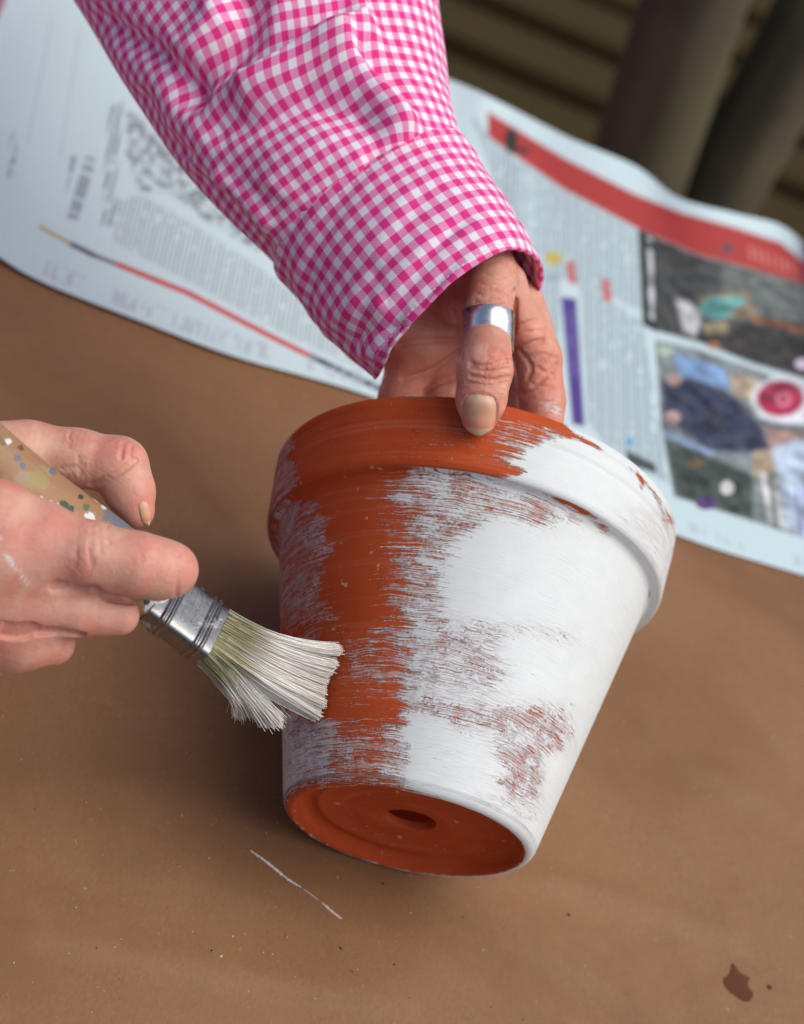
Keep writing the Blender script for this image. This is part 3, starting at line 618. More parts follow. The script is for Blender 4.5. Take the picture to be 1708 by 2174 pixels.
def nail(bv, px, py, ax, ln, wd, parent, lift=.0004, label=None):
    """nail plate laid on the finger: centre, direction of the tip in the photo, half length, half width"""
    ax = nrm(ax); pr = np.array([-ax[1], ax[0]]); nu_, nv_ = 25, 21; V = []; uvs = []; ok = True; last = None
    N = np.zeros(3); rows = []
    for i in range(nu_):
        for j in range(nv_):
            t = -1 + 2 * i / (nu_ - 1); s_ = -1 + 2 * j / (nv_ - 1)
            ws = (1 - abs(t) ** 3.4 * .52) if t > 0 else (1 - abs(t) ** 5 * .30)
            q = np.array([px, py]) + ax * ln * (t * (1 - (.16 if t > 0 else .07) * s_ * s_)) + pr * wd * s_ * ws
            h = bv.ray_cast(Vector(CAM), Vector(nrm(ray(*q))))
            if h[0] is not None:
                z = float((np.array(h[0]) - CAM) @ fwd); n_ = np.array(h[1])
                N += n_
            else: z = None
            rows.append((q, z, t, s_))
    N = nrm(N); N = N if N @ fwd < 0 else -N
    zs = [r[1] for r in rows if r[1] is not None]; zm = np.median(zs)
    for q, z, t, s_ in rows:
        z = zm if z is None else min(z, zm + .004)
        V.append(W(*q, z) + N * lift * (1.4 - s_ * s_ * .9) + N * .0002 * sstep(-.9, -.5, t)); uvs.append((.5 + s_ / 2, .5 + t / 2))
    V = smooth_grid(np.array(V), nu_, nv_, 4); V2 = V - N * .0007
    Fq = gridfaces(nu_, nv_); n0 = len(V); rim_ = []
    for i in range(nu_ - 1): rim_ += [(i * nv_, (i + 1) * nv_, n0 + (i + 1) * nv_, n0 + i * nv_), (i * nv_ + nv_ - 1, n0 + i * nv_ + nv_ - 1, n0 + (i + 1) * nv_ + nv_ - 1, (i + 1) * nv_ + nv_ - 1)]
    for j in range(nv_ - 1): rim_ += [(j, n0 + j, n0 + j + 1, j + 1), ((nu_ - 1) * nv_ + j, (nu_ - 1) * nv_ + j + 1, n0 + (nu_ - 1) * nv_ + j + 1, n0 + (nu_ - 1) * nv_ + j)]
    Fa = np.vstack([Fq, Fq[:, ::-1] + n0, np.array(rim_)])
    return obj('fingernail', mesh('fingernail', np.vstack([V, V2]), Fa, None, np.array(uvs + uvs)), NAIL, parent, label)
def smooth_grid(V, nu_, nv_, it):
    G = V.reshape(nu_, nv_, 3).copy()
    for _ in range(it): G[1:-1, 1:-1] = G[1:-1, 1:-1] * .4 + .15 * (G[:-2, 1:-1] + G[2:, 1:-1] + G[1:-1, :-2] + G[1:-1, 2:])
    return G.reshape(-1, 3)

person = empty('person', (-.62, 1.0, 0), label='person in a pink gingham shirt holding the pot and painting it with a brush', cat='person')

# hand on the pot
zt = pot_depth(1018, 895)
TH_ = [(1005, 500, .742, 1.3), (1046, 590, .714, .98), (1037, 660, .703, .88), (1035, 720, .697, .88), (1030, 785, zt - .0048, 1.0), (1022, 850, zt - .006, .90), (1019, 887, zt - .0066, .64)]
pts = np.array([W(700, 250, .66), W(700, 250, .86), W(1260, 250, .7), W(1260, 1000, .66), W(1260, 1000, .86), W(760, 1000, .7), W(640, 500, .8)])
L = Sdf([min(W(a, c, z)[k] for a in (790, 1230) for c in (360, 1010) for z in (.655, .83)) for k in range(3)], [max(W(a, c, z)[k] for a in (790, 1230) for c in (360, 1010) for z in (.655, .83)) for k in range(3)], .00056)
L.chain([(800, 380, .752, 2.2), (890, 500, .752, 2.0), (950, 600, .752, 1.5)], .01, .01)
L.chain([(985, 560, .750, 1.5), (1075, 640, .745, 1.05), (1112, 700, .742, .95)], .006, .008)      # index metacarpal
L.chain([(950, 580, .760, 1.5), (1030, 720, .764, 1.1)], .008, .008)
L.chain([(900, 620, .752, 1.4), (950, 740, .758, 1.15)], .008, .010)                               # palm
L.chain([(850, 660, .750, 1.4), (880, 750, .754, 1.25)], .008, .012)
L.chain([(1108, 660, .742, .98), (1144, 760, .734, .90), (1152, 850, .730, .88), (1150, 960, .728, .8)], .002, .005)
L.chain([(1040, 720, .766, 1.05), (1060, 830, .748, .9), (1055, 960, .738, .8)], .002, .003)
L.chain([(960, 750, .764, 1.05), (950, 845, .752, .92), (930, 960, .745, .82)], .002, .003)
L.chain([(885, 750, .756, 1.1), (852, 845, .752, .90), (830, 960, .748, .75)], .002, .003)
L.chain([(1000, 560, .736, 1.35), (985, 645, .732, .95)], .006, .008)                              # ball of the thumb
L.chain([(1075, 600, .724, .8), (1112, 700, .728, .65)], .004, .008)                               # web
L.chain(TH_, .0015, .003)
nail_edge = [(986, 918), (983, 890), (984, 862), (994, 845), (1018, 838), (1044, 844), (1053, 862), (1055, 890), (1050, 914)]
L.creases([([(1000, 770), (1030, 777), (1078, 766)], .7, .55), ([(998, 780), (1040, 788), (1084, 783)], .7, .6), ([(1038, 760), (1086, 757)], .6, .4), ([(1000, 798), (1045, 806), (1082, 800)], .7, .5), ([(992, 812), (1040, 818), (1078, 812)], .6, .35),
    ([(1008, 640), (1030, 648), (1062, 640)], .6, .3), ([(1010, 620), (1040, 632), (1080, 622)], .6, .3), ([(1020, 600), (1050, 610), (1085, 600)], .6, .3), ([(1030, 580), (1060, 588), (1090, 582)], .6, .25),
    ([(1094, 620), (1091, 660), (1089, 705)], 1.4, 1.0), ([(1090, 742), (1135, 727), (1154, 722)], .9, .7), ([(1101, 742), (1128, 777), (1121, 802)], .9, .7), ([(1091, 832), (1118, 832), (1152, 805), (1184, 774)], .9, .7), ([(1098, 693), (1140, 679)], .7, .45), ([(1110, 760), (1150, 752), (1180, 758)], .6, .35), ([(1120, 706), (1160, 700)], .6, .35), ([(1140, 780), (1180, 800)], .6, .35), ([(1130, 815), (1175, 822)], .6, .3),
    ([(844, 733), (901, 723), (976, 723)], 1.1, .9), ([(857, 804), (915, 787), (976, 747)], 1.1, .9), ([(901, 831), (932, 814), (966, 804)], .9, .7), ([(880, 690), (930, 700), (980, 690)], .8, .5), ([(960, 660), (975, 700), (980, 760)], .9, .5),
    (nail_edge, .8, .6)])
V, Q = L.surface(); V = smooth_mesh(V, Q, 1)
red = spots(V, [(1025, 790, .682, 1.3, .75), (1020, 840, .68, 1.3, .8), (1165, 830, .72, 1.6, .6), (1150, 890, .72, 1.3, .6), (860, 840, .745, 2.0, .45), (950, 830, .74, 1.5, .45), (1120, 760, .725, 1.2, .35)])
cre = spots(V, [(1092, y_, .717, .35, .6) for y_ in range(600, 820, 30)]); pa = spots(V, [(1160, 860, .721, .25, .75), (1178, 866, .722, .28, .8), (1192, 874, .723, .2, .75)])
fc, jw = L.finger_coords(V)
handL = obj('hand', mesh('hand', V, Q, {'fing': fc, 'joint': jw, 'red': red, 'crease': cre, 'paint': pa}), SKIN2, person, 'hand gripping the pot rim with its thumb outside')
LB = BVHTree.FromPolygons([Vector(v) for v in V], Q.tolist())
nail(LB, 1019, 881, (-.06, 1), 43, 34, handL, .0004)
# thumb ring: wide flat band
ra, rb_ = W(1039, 640, .7025), W(1035, 770, .6965); rd = nrm(rb_ - ra); rc = W(1036, 705, .6974)
e1r = nrm(np.cross(rd, fwd)); e2r = np.cross(rd, e1r); rp = [(.0092, -.0072), (.0096, -.0074), (.0099, -.0071), (.00995, -.004), (.00995, .004), (.0099, .0071), (.0096, .0074), (.0092, .0072)]
V = np.array([rc + rd * h_ + (e1r * math.cos(a) * .985 + e2r * math.sin(a) * 1.02) * r_ for (r_, h_) in rp + rp[:1] for a in np.linspace(0, 2 * np.pi, 96, endpoint=False)])
obj('ring', mesh('ring', V, gridfaces(9, 96, True)), SILVER, label='wide plain silver band worn on the thumb at the pot rim', cat='ring')

# hand with the brush
R_ = Sdf([min(W(a, c, z)[k] for a in (-190, 450) for c in (860, 1480) for z in (.56, .66)) for k in range(3)], [max(W(a, c, z)[k] for a in (-190, 450) for c in (860, 1480) for z in (.56, .66)) for k in range(3)], .00056)
R_.chain([(-260, 1130, .60, 2.4), (-120, 1180, .605, 2.1)], .01, .01)
R_.chain([(-160, 1140, .605, 1.9), (-20, 1140, .606, 1.35)], .008, .012)
R_.chain([(-160, 1210, .605, 1.9), (-10, 1240, .610, 1.25)], .008, .012); R_.chain([(-160, 1280, .610, 1.8), (-20, 1330, .616, 1.1)], .008, .012)
R_.chain([(-160, 1320, .615, 1.6), (-40, 1380, .622, .95)], .008, .012); R_.chain([(-170, 1040, .622, 1.9), (-20, 990, .632, 1.3)], .008, .012)
R_.chain([(-20, 985, .632, 1.25), (60, 958, .636, 1.00), (165, 972, .638, .95), (252, 990, .638, .97), (276, 1044, .637, .82), (292, 1086, .636, .58)], .003, .008)
R_.chain([(-20, 1140, .606, 1.3), (90, 1160, .603, 1.18), (188, 1178, .602, 1.08), (291, 1199, .605, 1.04), (335, 1208, .608, .99), (361, 1210, .610, .92)], .002, .006)
R_.chain([(-10, 1240, .608, 1.2), (60, 1272, .607, 1.0), (164, 1297, .611, .83), (253, 1307, .615, .66)], .002, .007)
R_.chain([(-20, 1330, .614, 1.1), (40, 1362, .615, .98), (112, 1366, .620, .74)], .002, .006)
R_.chain([(-160, 1100, .603, 1.6), (-15, 1108, .600, 1.22), (70, 1140, .602, 1.02)], .004, .010)
R_.chain([(0, 1190, .597, 1.0), (80, 1215, .604, .75)], .004, .010); R_.chain([(-10, 1290, .606, .95), (70, 1325, .613, .6)], .004, .010)
R_.creases([([(382, 1172), (377, 1220), (374, 1268)], .7, .35), ([(227, 1115), (231, 1150)], .8, .35), ([(196, 1112), (192, 1160), (196, 1200)], .8, .3), ([(162, 1160), (160, 1200)], .7, .25), ([(212, 1118), (212, 1170)], .6, .25), ([(300, 1135), (303, 1190)], .6, .2),
    ([(195, 1030), (244, 1008), (290, 976)], 1.0, .6), ([(262, 936), (257, 972)], .7, .35), ([(280, 945), (276, 980)], .6, .3), ([(130, 996), (176, 989)], .7, .35), ([(166, 970), (172, 1008)], .6, .3), ([(150, 915), (146, 950)], .6, .25),
    ([(196, 1250), (215, 1257), (245, 1268), (300, 1274)], 1.7, 1.6), ([(60, 1340), (125, 1343), (168, 1351)], 2.0, 1.1), ([(-5, 1338), (30, 1342), (60, 1340)], 3.0, .45), ([(120, 1246), (160, 1250), (196, 1250)], 2.2, .8)])
V, Q = R_.surface(); V = smooth_mesh(V, Q, 1)
red = spots(V, [(100, 1120, .592, 1.4, .35), (350, 1190, .60, 1.0, .35), (280, 960, .63, 1.0, .45), (300, 1060, .632, 1.0, .5), (40, 895, .64, 1.0, .7), (22, 1031, .60, .7, .8), (57, 1133, .59, .6, .55), (250, 1255, .605, .7, .6), (60, 1345, .61, .7, .6), (200, 1250, .60, 1.3, .4), (20, 1330, .605, 1.5, .45), (110, 1380, .615, 1.0, .35), (270, 1310, .61, .8, .35)])
vx, vy, _ = PX(V); pa = .62 * np.exp(-(segdist(vx, vy, [(-10, 1120), (4, 1160), (28, 1200), (58, 1238)])[0] / 6) ** 2) * (vy < 1245)
fc, jw = R_.finger_coords(V)
handR = obj('hand', mesh('hand', V, Q, {'fing': fc, 'joint': jw, 'red': red, 'crease': np.zeros(len(V)), 'paint': pa}), SKIN, person, 'hand gripping the paint brush handle with index finger forward')
RB = BVHTree.FromPolygons([Vector(v) for v in V], Q.tolist())
nail(RB, 308, 1090, (.22, 1), 26, 10, handR, .0004)

# ---------------------------------------------------------------- sleeves and cuffs
def thread_uv(P, flow, C):
    """cloth coordinates whose threads follow the given directions (least squares on a coarse grid)"""
    n_l, n_r = P.shape[:2]; I = np.unique(np.linspace(0, n_l - 1, 48).astype(int)); J = np.unique(np.linspace(0, n_r - 1, 46).astype(int)); G = P[np.ix_(I, J)]
    gx, gy, gz = PX(G); n1, n2 = len(I), len(J); fl = np.array(flow); idx = np.arange(n1 * n2).reshape(n1, n2)
    wd = np.stack([C[I, 2] - C[I, 0], C[I, 3] - C[I, 1]], -1); wd /= np.linalg.norm(wd, axis=1, keepdims=True)
    rows, ru, rv = [], [], []
    def grad(x, y):
        w_ = 1 / (((x[..., None] - fl[:, 0]) ** 2 + (y[..., None] - fl[:, 1]) ** 2) + 400) ** 1.6; w_ /= w_.sum(-1, keepdims=True)
        a = np.stack([w_ @ fl[:, 2], w_ @ fl[:, 3]], -1); b_ = np.stack([w_ @ fl[:, 4], w_ @ fl[:, 5]], -1)
        a /= np.linalg.norm(a, axis=-1, keepdims=True); b_ /= np.linalg.norm(b_, axis=-1, keepdims=True)
        return np.stack([a[..., 1], -a[..., 0]], -1), np.stack([-b_[..., 1], b_[..., 0]], -1)      # across the down threads, across the cross threads
    ja, jb = idx[:, :-1].ravel(), idx[:, 1:].ravel(); ia, ib = idx[:-1].ravel(), idx[1:].ravel()
    L = np.linalg.norm(np.diff(G, axis=1), axis=2); dq = -wd[:, None, :] * L[..., None]; g1, g2 = grad((gx[:, 1:] + gx[:, :-1]) / 2, (gy[:, 1:] + gy[:, :-1]) / 2)
    du_j, dv_j = (g1 * dq).sum(-1).ravel(), (g2 * dq).sum(-1).ravel()
    dpx = np.stack([np.diff(gx, axis=0), np.diff(gy, axis=0)], -1) * (gz[1:] / F)[..., None]; g1, g2 = grad((gx[1:] + gx[:-1]) / 2, (gy[1:] + gy[:-1]) / 2)
    du_i, dv_i = (g1 * dpx).sum(-1).ravel(), (g2 * dpx).sum(-1).ravel()
    N = n1 * n2; A = np.zeros((N, N)); bu = np.zeros(N); bv = np.zeros(N); front = np.repeat(1 + 0 * J[None, :], n1, 0).astype(float); front[:, :] = (.15 + np.clip(np.sin(-np.pi / 2 + 2 * np.pi * J / (n_r - 1)), 0, 1))[None, :]
    for a, b_, du, dv, wt in ((ja, jb, du_j, dv_j, front[:, :-1].ravel()), (ia, ib, du_i, dv_i, front[:-1].ravel())):
        np.add.at(A, (a, a), wt); np.add.at(A, (b_, b_), wt); np.add.at(A, (a, b_), -wt); np.add.at(A, (b_, a), -wt)
        np.add.at(bu, b_, du * wt); np.add.at(bu, a, -du * wt); np.add.at(bv, b_, dv * wt); np.add.at(bv, a, -dv * wt)
    A[0, 0] += 1; X = np.linalg.solve(A, np.stack([bu, bv], 1)).reshape(n1, n2, 2)
    Y = np.stack([catmull(X[:, j], np.interp(np.arange(n_l), I, np.arange(n1))) for j in range(n2)], 1)
    return np.stack([catmull(Y[i], np.interp(np.arange(n_r), J, np.arange(n2))) for i in range(n_l)], 0)
def tube(stations, n_l, n_r, depthr, name, parent, ridges=(), ext=None, front_bias=1.0, noise_amp=.0, uv0=(0, 0), thick=.0006, rot=0.0, hem=None, flow=None):
    """stations: (Lx,Ly,Rx,Ry,depthL,depthR,rd) silhouettes left/right in photo units + half depth in m"""
    C = catmull(np.array(stations, float), np.linspace(0, len(stations) - 1, n_l))
    ph = np.linspace(-np.pi / 2, 1.5 * np.pi, n_r)           # -90 deg = back seam, +90 = front
    P = np.zeros((n_l, n_r, 3)); NR = np.zeros((n_l, n_r, 3)); cen = []
    for q in C: cen.append((W(q[0], q[1], q[4]) + W(q[2], q[3], q[5])) / 2)
    cen = np.array(cen); ax = np.gradient(cen, axis=0)
    for i, q in enumerate(C):
        l, r2 = W(q[0], q[1], q[4]), W(q[2], q[3], q[5]); wv = (r2 - l) / 2
        dv = np.cross(wv, ax[i]); dv = nrm(dv); dv = dv if dv @ fwd < 0 else -dv
        cs, sn = np.cos(ph)[:, None], np.sin(ph)[:, None]
        P[i] = cen[i] + wv * cs + dv * q[6] * sn
        NR[i] = cs * nrm(wv) / max(np.linalg.norm(wv), 1e-4) * .03 + sn * dv / q[6] * .03
    NR /= np.linalg.norm(NR, axis=-1, keepdims=True)
    px, py, _ = PX(P); fr = sstep(-.15, .45, np.sin(ph))[None, :] * np.ones((n_l, 1)); Hh = np.zeros((n_l, n_r)); st = np.linspace(0, 1, n_l)[:, None]
    for (pl, w1, w2, amp, *opt) in ridges:
        d, s_, t_ = segdist(px, py, pl); ww = np.where(s_ > 0, w1, w2); tap = sstep(0, .15, t_) * sstep(1, .85, t_) if not opt else np.ones_like(t_)
        endd = np.exp(-np.clip(d - 0, 0, None) ** 2 / ww ** 2); Hh += amp * endd * tap * fr
    if noise_amp: Hh += noise_amp * (vnoise(np.sin(ph)[None, :] * 2.2 + st * 4 + 7, st * 9 + np.cos(ph)[None, :] * 2.3, 41) - .5)
    if hem is not None: P = hem(P, ph, st, cen, ax)
    P0 = P.copy()
    P = P + NR * Hh[..., None]
    dl = np.linalg.norm(np.diff(P, axis=1), axis=2); u = np.concatenate([np.zeros((n_l, 1)), np.cumsum(dl, 1)], 1); mid = n_r // 2
    u = u - u[:, mid:mid + 1]; dv_ = np.linalg.norm(np.diff(P, axis=0), axis=2); v = np.concatenate([np.zeros((1, n_r)), np.cumsum(dv_, 0)], 0); v = .75 * v + .25 * v.mean(1, keepdims=True)
    uvx = np.stack([u * math.cos(rot) - v * math.sin(rot) + uv0[0], u * math.sin(rot) + v * math.cos(rot) + uv0[1]], -1)
    if flow is not None: uvx = thread_uv(P0, flow, C) * 1.18
    me = mesh(name, P.reshape(-1, 3), gridfaces(n_l, n_r), None, uvx.reshape(-1, 2)); o = obj(name, me, GING, parent)
    md = o.modifiers.new('thickness', 'SOLIDIFY'); md.thickness = thick; md.offset = -1 if name == 'sleeve' else .4
    return o, P, NR, px, py
shirt = obj('shirt', None, None, person)
# torso of the shirt, mostly out of the picture at the upper left
tc = np.array([-.556, 1.10]); V = []; uvs = []
for i in range(60):
    z = .42 + 1.02 * i / 59; wd = .20 + .03 * math.sin(i * .1) - (.13 * max(0, (i - 47) / 12) ** 2); dp = .13 - (.06 * max(0, (i - 47) / 12) ** 2)
    for j in range(97):
        a = 2 * math.pi * j / 96; rr = 1 + .03 * math.sin(5 * a + i * .2) + .02 * math.sin(9 * a - i * .3)
        V.append((tc[0] + wd * math.cos(a) * rr * .8 + .3 * dp * math.sin(a), tc[1] + dp * math.sin(a) * rr - .35 * wd * math.cos(a), z)); uvs.append((a * .17, z))
torso = mesh('torso', V, gridfaces(60, 97), None, uvs)
obj('torso', torso, GING, shirt)
rid = [  # fold line in the photo, width on either side, height
    ([(800, 24), (745, 50), (687, 77), (612, 120), (540, 160), (470, 182)], 9.02, 69.7, 0.0087),
    ([(770, 10), (700, 48), (620, 92), (540, 138), (470, 160)], 36.9, 11.48, -0.0035),
    ([(712, 50), (722, 92), (740, 134), (786, 180), (842, 236), (888, 302)], 61.5, 21.32, 0.0074),
    ([(745, 100), (775, 135), (830, 185), (880, 245)], 9.84, 24.6, -0.0027),
    ([(540, -40), (531, 10), (525, 68), (475, 124), (419, 168), (370, 236)], 41, 32.8, -0.0092),
    ([(440, -30), (455, 40), (410, 100), (340, 120)], 32.8, 32.8, 0.0039),
    ([(180, 10), (240, 58), (314, 93), (363, 124), (395, 187), (401, 261)], 32.8, 22.96, -0.0061),
    ([(420, 300), (475, 262), (562, 250), (656, 222), (749, 232), (824, 285)], 36.9, 36.9, -0.0048),
    ([(560, 420), (600, 350), (700, 320), (800, 340)], 49.2, 49.2, 0.0030),
    ([(395, 361), (475, 423), (525, 491), (587, 560)], 14.76, 18.04, -0.0035),
    ([(440, 360), (520, 420), (580, 500)], 16.4, 19.68, 0.0027),
    ([(285, 180), (332, 280), (407, 348)], 14.76, 19.68, -0.0044),
    ([(660, 560), (700, 500), (740, 430)], 13.12, 13.12, 0.0014), ([(720, 500), (750, 440), (790, 390)], 11.48, 13.12, -0.0014), ([(640, 560), (650, 500), (640, 440)], 11.48, 14.76, -0.0014), ([(800, 400), (830, 360), (850, 310)], 13.12, 13.12, -0.0016),
]
# direction of the threads running down the sleeve, and across it, read at points of the photo
FLOW = [(820, 124, .08, 1, 1, -.10), (880, 60, .08, 1, 1, -.12), (905, 250, .12, 1, 1, -.05), (860, 30, .05, 1, 1, -.15), (655, 373, .60, .80, .85, -.52), (790, 200, .66, .75, .84, -.54), (740, 330, .62, .78, .85, -.52), (600, 440, .60, .80, .84, -.54), (700, 480, .60, .80, .84, -.54), (490, 215, .55, .83, .95, -.30), (520, 250, .82, .57, .80, -.60), (625, 285, .75, .65, .80, -.60),
        (475, 145, -.15, 1, 1, -.10), (375, 218, .30, .95, .92, -.40), (407, 280, .50, .87, .85, -.52), (345, 60, .74, .67, .75, -.66), (283, 125, .62, .78, .80, -.60), (594, 62, -.12, 1, 1, -.08), (560, 140, -.25, .97, 1, -.15), (460, 20, .70, .71, .75, -.66), (250, 150, .55, .83, .83, -.55), (420, 370, .58, .81, .83, -.55), (880, 290, .3, .95, .98, -.2), (540, 560, .6, .8, .83, -.55), (300, -100, .6, .8, .8, -.6), (700, -150, .3, .95, .95, -.3)]
SL = [(-420, -820, 560, -1130, .86, .85, .048), (-180, -480, 790, -800, .82, .82, .047), (20, -210, 880, -480, .785, .79, .045), (155, -5, 914, -200, .765, .775, .043), (270, 180, 934, 20, .752, .762, .040), (380, 347, 950, 140, .745, .753, .037), (500, 478, 962, 232, .738, .746, .034), (572, 548, 970, 285, .741, .748, .033), (603, 574, 976, 305, .740, .747, .032)]
sleeve, *_ = tube(SL, 420, 361, None, 'sleeve', shirt, rid, noise_amp=.0012, flow=FLOW)
def hemshape(P, ph, st, cen, ax):
    P = P.copy(); lo = np.clip((st - .35) / .65, 0, 1)
    k = np.exp(-((ph + .5) / .75) ** 2)[None, :] * lo          # back right corner hangs lower
    P += k[..., None] * (W(1148, 604, .75) - W(1142, 556, .745))
    k2 = np.exp(-((ph - 3.75) / .5) ** 2)[None, :] * lo          # back left corner rides up behind the palm
    P += k2[..., None] * (W(770, 745, .75) - W(812, 817, .742))
    return P
CU_ = [(593, 572, 979, 300, .740, .747, .035), (640, 640, 1020, 352, .735, .741, .0365), (700, 710, 1072, 425, .729, .733, .037), (752, 765, 1112, 490, .724, .729, .037), (812, 817, 1144, 548, .720, .725, .0365)]
crid = [([(690, 690), (760, 650), (830, 640)], 20, 22, .0016), ([(720, 730), (800, 700), (870, 690)], 16, 18, -.0016), ([(750, 760), (830, 740), (900, 700)], 12, 14, .0013), ([(640, 610), (720, 590), (820, 560)], 30, 30, -.0012), ([(900, 360), (1000, 440), (1100, 540)], 40, 40, .0010)]
cuff, CP, CN, cpx, cpy = tube(CU_, 150, 361, None, 'cuff', shirt, crid, noise_amp=.002, uv0=(.002, .0015), thick=.0016, hem=hemshape, rot=.0)
# stitching rows on the cuff
def stitches(rows, P, N, name):
    V = []; Fc = []
    for i in rows:
        line = P[i]; L_ = np.r_[0, np.cumsum(np.linalg.norm(np.diff(line, axis=0), axis=1))]; q = np.arange(.001, L_[-1], .0022)
        for a in q:
            g = lambda t_: np.array([np.interp(t_, L_, line[:, k]) for k in range(3)]); A, B_ = g(a), g(a + .0014)
            n_ = np.array([np.interp(a, L_, N[i][:, k]) for k in range(3)]); s_ = np.cross(nrm(B_ - A), n_) * .00020; k = len(V)
            A = A + n_ * .00112; B_ = B_ + n_ * .00112; V += [A + s_ + n_ * .00005, A - s_ + n_ * .00005, B_ - s_ + n_ * .00005, B_ + s_ + n_ * .00005, (A + B_) / 2 + s_ * .6 + n_ * .0003, (A + B_) / 2 - s_ * .6 + n_ * .0003]
            Fc += [(k, k + 1, k + 5, k + 4), (k + 3, k + 4, k + 5, k + 2), (k, k + 4, k + 3), (k + 1, k + 2, k + 5)]
    obj(name, mesh(name, V, Fc), THREAD, cuff, kind='stuff')
stitches([5, 20, 139], CP, CN, 'stitching')
# sleeve of the painting arm, out of the picture on the left
SR = [(-330, 1400, -330, 880, .60, .60, .034), (-430, 1420, -430, 830, .60, .60, .038), (-650, 1360, -600, 700, .63, .63, .045), (-950, 1100, -800, 420, .72, .72, .05), (-1150, 700, -800, 60, .9, .9, .055), (-1150, 300, -640, -260, 1.05, 1.05, .06)]
tube(SR, 160, 181, None, 'sleeve', shirt, (), noise_amp=.004)

# ---------------------------------------------------------------- brush
BC = W(397, 1310, .632); BA = nrm(c2w((.68, .55, .25))); BWd = c2w((-.35, .85, -.97)); BWd = nrm(BWd - BA * (BWd @ BA)); BN = np.cross(BA, BWd)
BN = BN if BN @ fwd < 0 else -BN
brush = empty('paint_brush', BC, label='worn wooden paint brush with metal ferrule and white loaded bristles', cat='paint brush')
def lath(name, st, mat, n=72, spots_=None):
    """st: (along, halfwidth, halfthick, power)"""
    V = []; uvl = []
    for (a_, hw, ht, pw) in st:
        for j in range(n):
            t = 2 * math.pi * j / n; c_, s_ = math.cos(t), math.sin(t)
            bend = .0053 * max(0, (-a_ - .02) / .06) ** 1.6
            V.append(BC + BA * a_ + BN * bend + BWd * hw * math.copysign(abs(c_) ** (2 / pw), c_) + BN * ht * math.copysign(abs(s_) ** (2 / pw), s_)); uvl.append((a_, t * .006))
    at = {}
    if spots_ is not None:
        sx_, sy_, _ = PX(np.array(V)); col = np.zeros((len(V), 3)); al_ = np.zeros(len(V))
        for (qx, qy, qr, qc) in spots_:
            m_ = np.exp(-(((sx_ - qx) ** 2 + (sy_ - qy) ** 2) / qr ** 2)); w_ = (m_ > al_)[:, None]; col = np.where(w_, qc, col); al_ = np.maximum(al_, m_)
        at = {'stain': col, 'stain_a': al_}
    return obj(name, mesh(name, V, [tuple(f) for f in gridfaces(len(st), n, True)] + [tuple(range(n))[::-1], tuple(range((len(st) - 1) * n, len(st) * n))], at, uvl), mat, brush)
hs = catmull([(-.006, .0098, .0042, 3), (-.012, .0108, .0056, 2.8), (-.022, .0132, .0082, 2.4), (-.036, .0138, .0092, 2.2), (-.052, .0124, .0092, 2), (-.070, .0108, .0084, 2), (-.10, .0094, .0080, 2), (-.125, .009, .0076, 2), (-.145, .009, .0076, 2), (-.155, .005, .0045, 2), (-.158, .001, .001, 2)], np.linspace(0, 10, 280))
GRN, BLU, WHT, BRN = (.022, .06, .025), (.15, .165, .20), (.72, .71, .69), (.16, .07, .03)
lath('handle', hs, HANDLE, 130, [(136, 1073, 13, GRN), (150, 1082, 9, GRN), (172, 1055, 7, GRN), (183, 1078, 9, (.10, .16, .06)), (36, 972, 10, BLU), (48, 990, 8, BLU), (112, 1000, 9, BLU), (238, 1088, 24, BLU), (262, 1112, 24, BLU), (285, 1140, 30, BLU), (212, 1050, 17, WHT), (226, 1072, 13, WHT), (192, 1098, 13, WHT), (105, 1070, 9, WHT), (121, 1074, 8, WHT), (86, 1060, 8, WHT), (18, 938, 8, WHT), (45, 950, 8, BRN), (325, 1290, 20, WHT), (312, 1278, 10, GRN), (350, 1275, 12, WHT), (80, 1020, 26, (.33, .25, .10))])
fs = []
for a_ in np.linspace(-.0135, .0112, 120):
    g = sum(.00055 * math.exp(-((a_ - q) / .0006) ** 2) for q in (-.0085, -.0065, .0052, .0074)) ; fs.append((a_, 0.0117 + g, .0050 + g, 5.5))
fs = [(-.0135, .0108, .0044, 5)] + fs + [(.0112, .0113, .0045, 5)]
fer = lath('ferrule', fs, STEEL, 120)
# stamped dots on the ferrule face
import bmesh
bm = bmesh.new(); r = random.Random(3)
for row in range(4):
    for k in range(12):
        if r.random() < .3: continue
        p = BC + BA * (-.0035 + row * .0021 + r.uniform(-.0003, .0003)) + BWd * (-.0075 + k * .00125) + BN * .0050
        res = bmesh.ops.create_icosphere(bm, subdivisions=1, radius=.00028); bmesh.ops.translate(bm, verts=res['verts'], vec=Vector(p))
me = bpy.data.meshes.new('stamped_dots'); bm.to_mesh(me); bm.free(); obj('stamped_dots', me, STEEL, brush, kind='stuff')
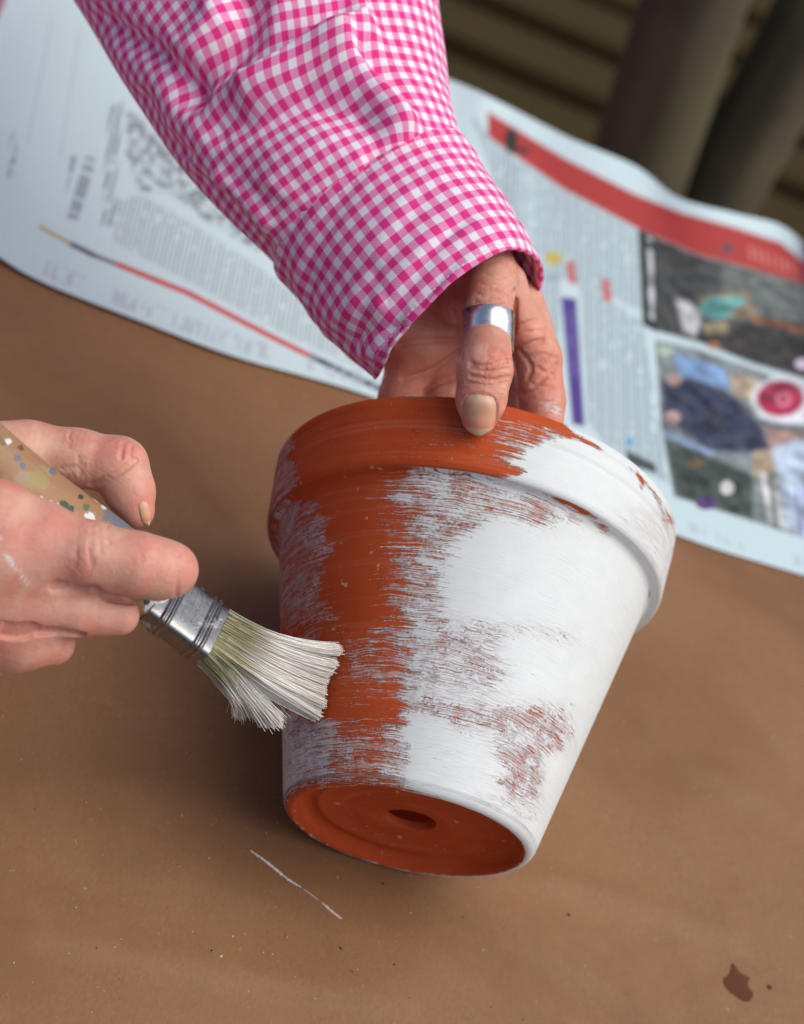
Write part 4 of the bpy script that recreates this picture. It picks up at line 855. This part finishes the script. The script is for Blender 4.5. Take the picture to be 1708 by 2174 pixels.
# bristles: thin curved tubes in clumps
def bristles(name, n, wlo, whi, tip_fn, ctrl, seed, white):
    r = np.random.default_rng(seed); ns, m = 9, 3; clw = np.sort(r.uniform(0, 1, 11))
    w_ = r.uniform(wlo, whi, n); t_ = r.uniform(-1, 1, n); u_ = (w_ - wlo) / (whi - wlo); cl = clw[np.abs(u_[:, None] - clw[None]).argmin(1)]
    root = BC + BA * .0095 + np.outer(w_ * .0108, BWd) + np.outer(t_ * .0038, BN)
    tip = np.array([tip_fn(a, b_, r) for a, b_ in zip(u_ * .33 + cl * .67 + r.normal(0, .014, n), t_)])
    mid = root + np.outer(ctrl + r.normal(0, .001, n), BA) + (tip - root) * .12 + r.normal(0, .0006, (n, 3))
    gry = r.random(n); rad = r.uniform(.00011, .00020, n); V = np.zeros((n, ns, m, 3)); tone = np.zeros((n, ns, m, 3))
    base = np.where((gry > .45)[:, None], [.30, .27, .13], np.where((gry > .18)[:, None], [.10, .10, .085], [.42, .40, .28])); wc = np.where((gry > .06)[:, None], [.86, .83, .77], [.58, .54, .48]) * r.uniform(.9, 1.05, n)[:, None]
    for i in range(ns):
        s_ = i / (ns - 1); c_ = root * (1 - s_) ** 2 + 2 * mid * s_ * (1 - s_) + tip * s_ * s_; tg = 2 * (1 - s_) * (mid - root) + 2 * s_ * (tip - mid); tg /= np.linalg.norm(tg, axis=1, keepdims=True)
        e1b = np.cross(tg, BN); e1b /= np.linalg.norm(e1b, axis=1, keepdims=True); e2b = np.cross(tg, e1b); rr = (rad * (1 - .35 * s_))[:, None]
        f_ = sstep(.18 + .22 * gry * (1 - white), .60, s_ + .12 * (r.random(n) - .5))[:, None]
        for j in range(m):
            a_ = 2 * math.pi * j / m; V[:, i, j] = c_ + (e1b * math.cos(a_) + e2b * math.sin(a_)) * rr; tone[:, i, j] = base * (1 - f_) + wc * f_
    f1 = gridfaces(ns, m, True); Fc = (f1[None] + (np.arange(n) * ns * m)[:, None, None]).reshape(-1, 4)
    obj(name, mesh(name, V.reshape(-1, 3), Fc, {'tone': tone.reshape(-1, 3)}), BRIST, brush, kind='stuff')
zpt = pot_depth(700, 1440, .655)
def tipA(u, t, r):
    q = np.array([714, 1372]) * (1 - u) + np.array([668, 1520]) * u; q = q + np.array([6 * math.sin(u * 9) + r.normal(0, 5), r.normal(0, 4)]); z = pot_depth(q[0], q[1], zpt)
    return W(q[0], q[1], z - .0012 - (t + 1) * .0016 - abs(r.normal(0, .0006)))
def tipB(u, t, r):
    q = np.array([596, 1530]) * (1 - u) + np.array([506, 1512]) * u + np.array([r.normal(0, 7), 8 * math.sin(u * 7) + r.normal(0, 7)]); return W(q[0], q[1], .662 + .004 * t + r.normal(0, .001))
bristles('bristles', 8000, -1, .66, tipA, .017, 5, .55)
bristles('bristles', 2200, .45, 1, tipB, .016, 6, .3)
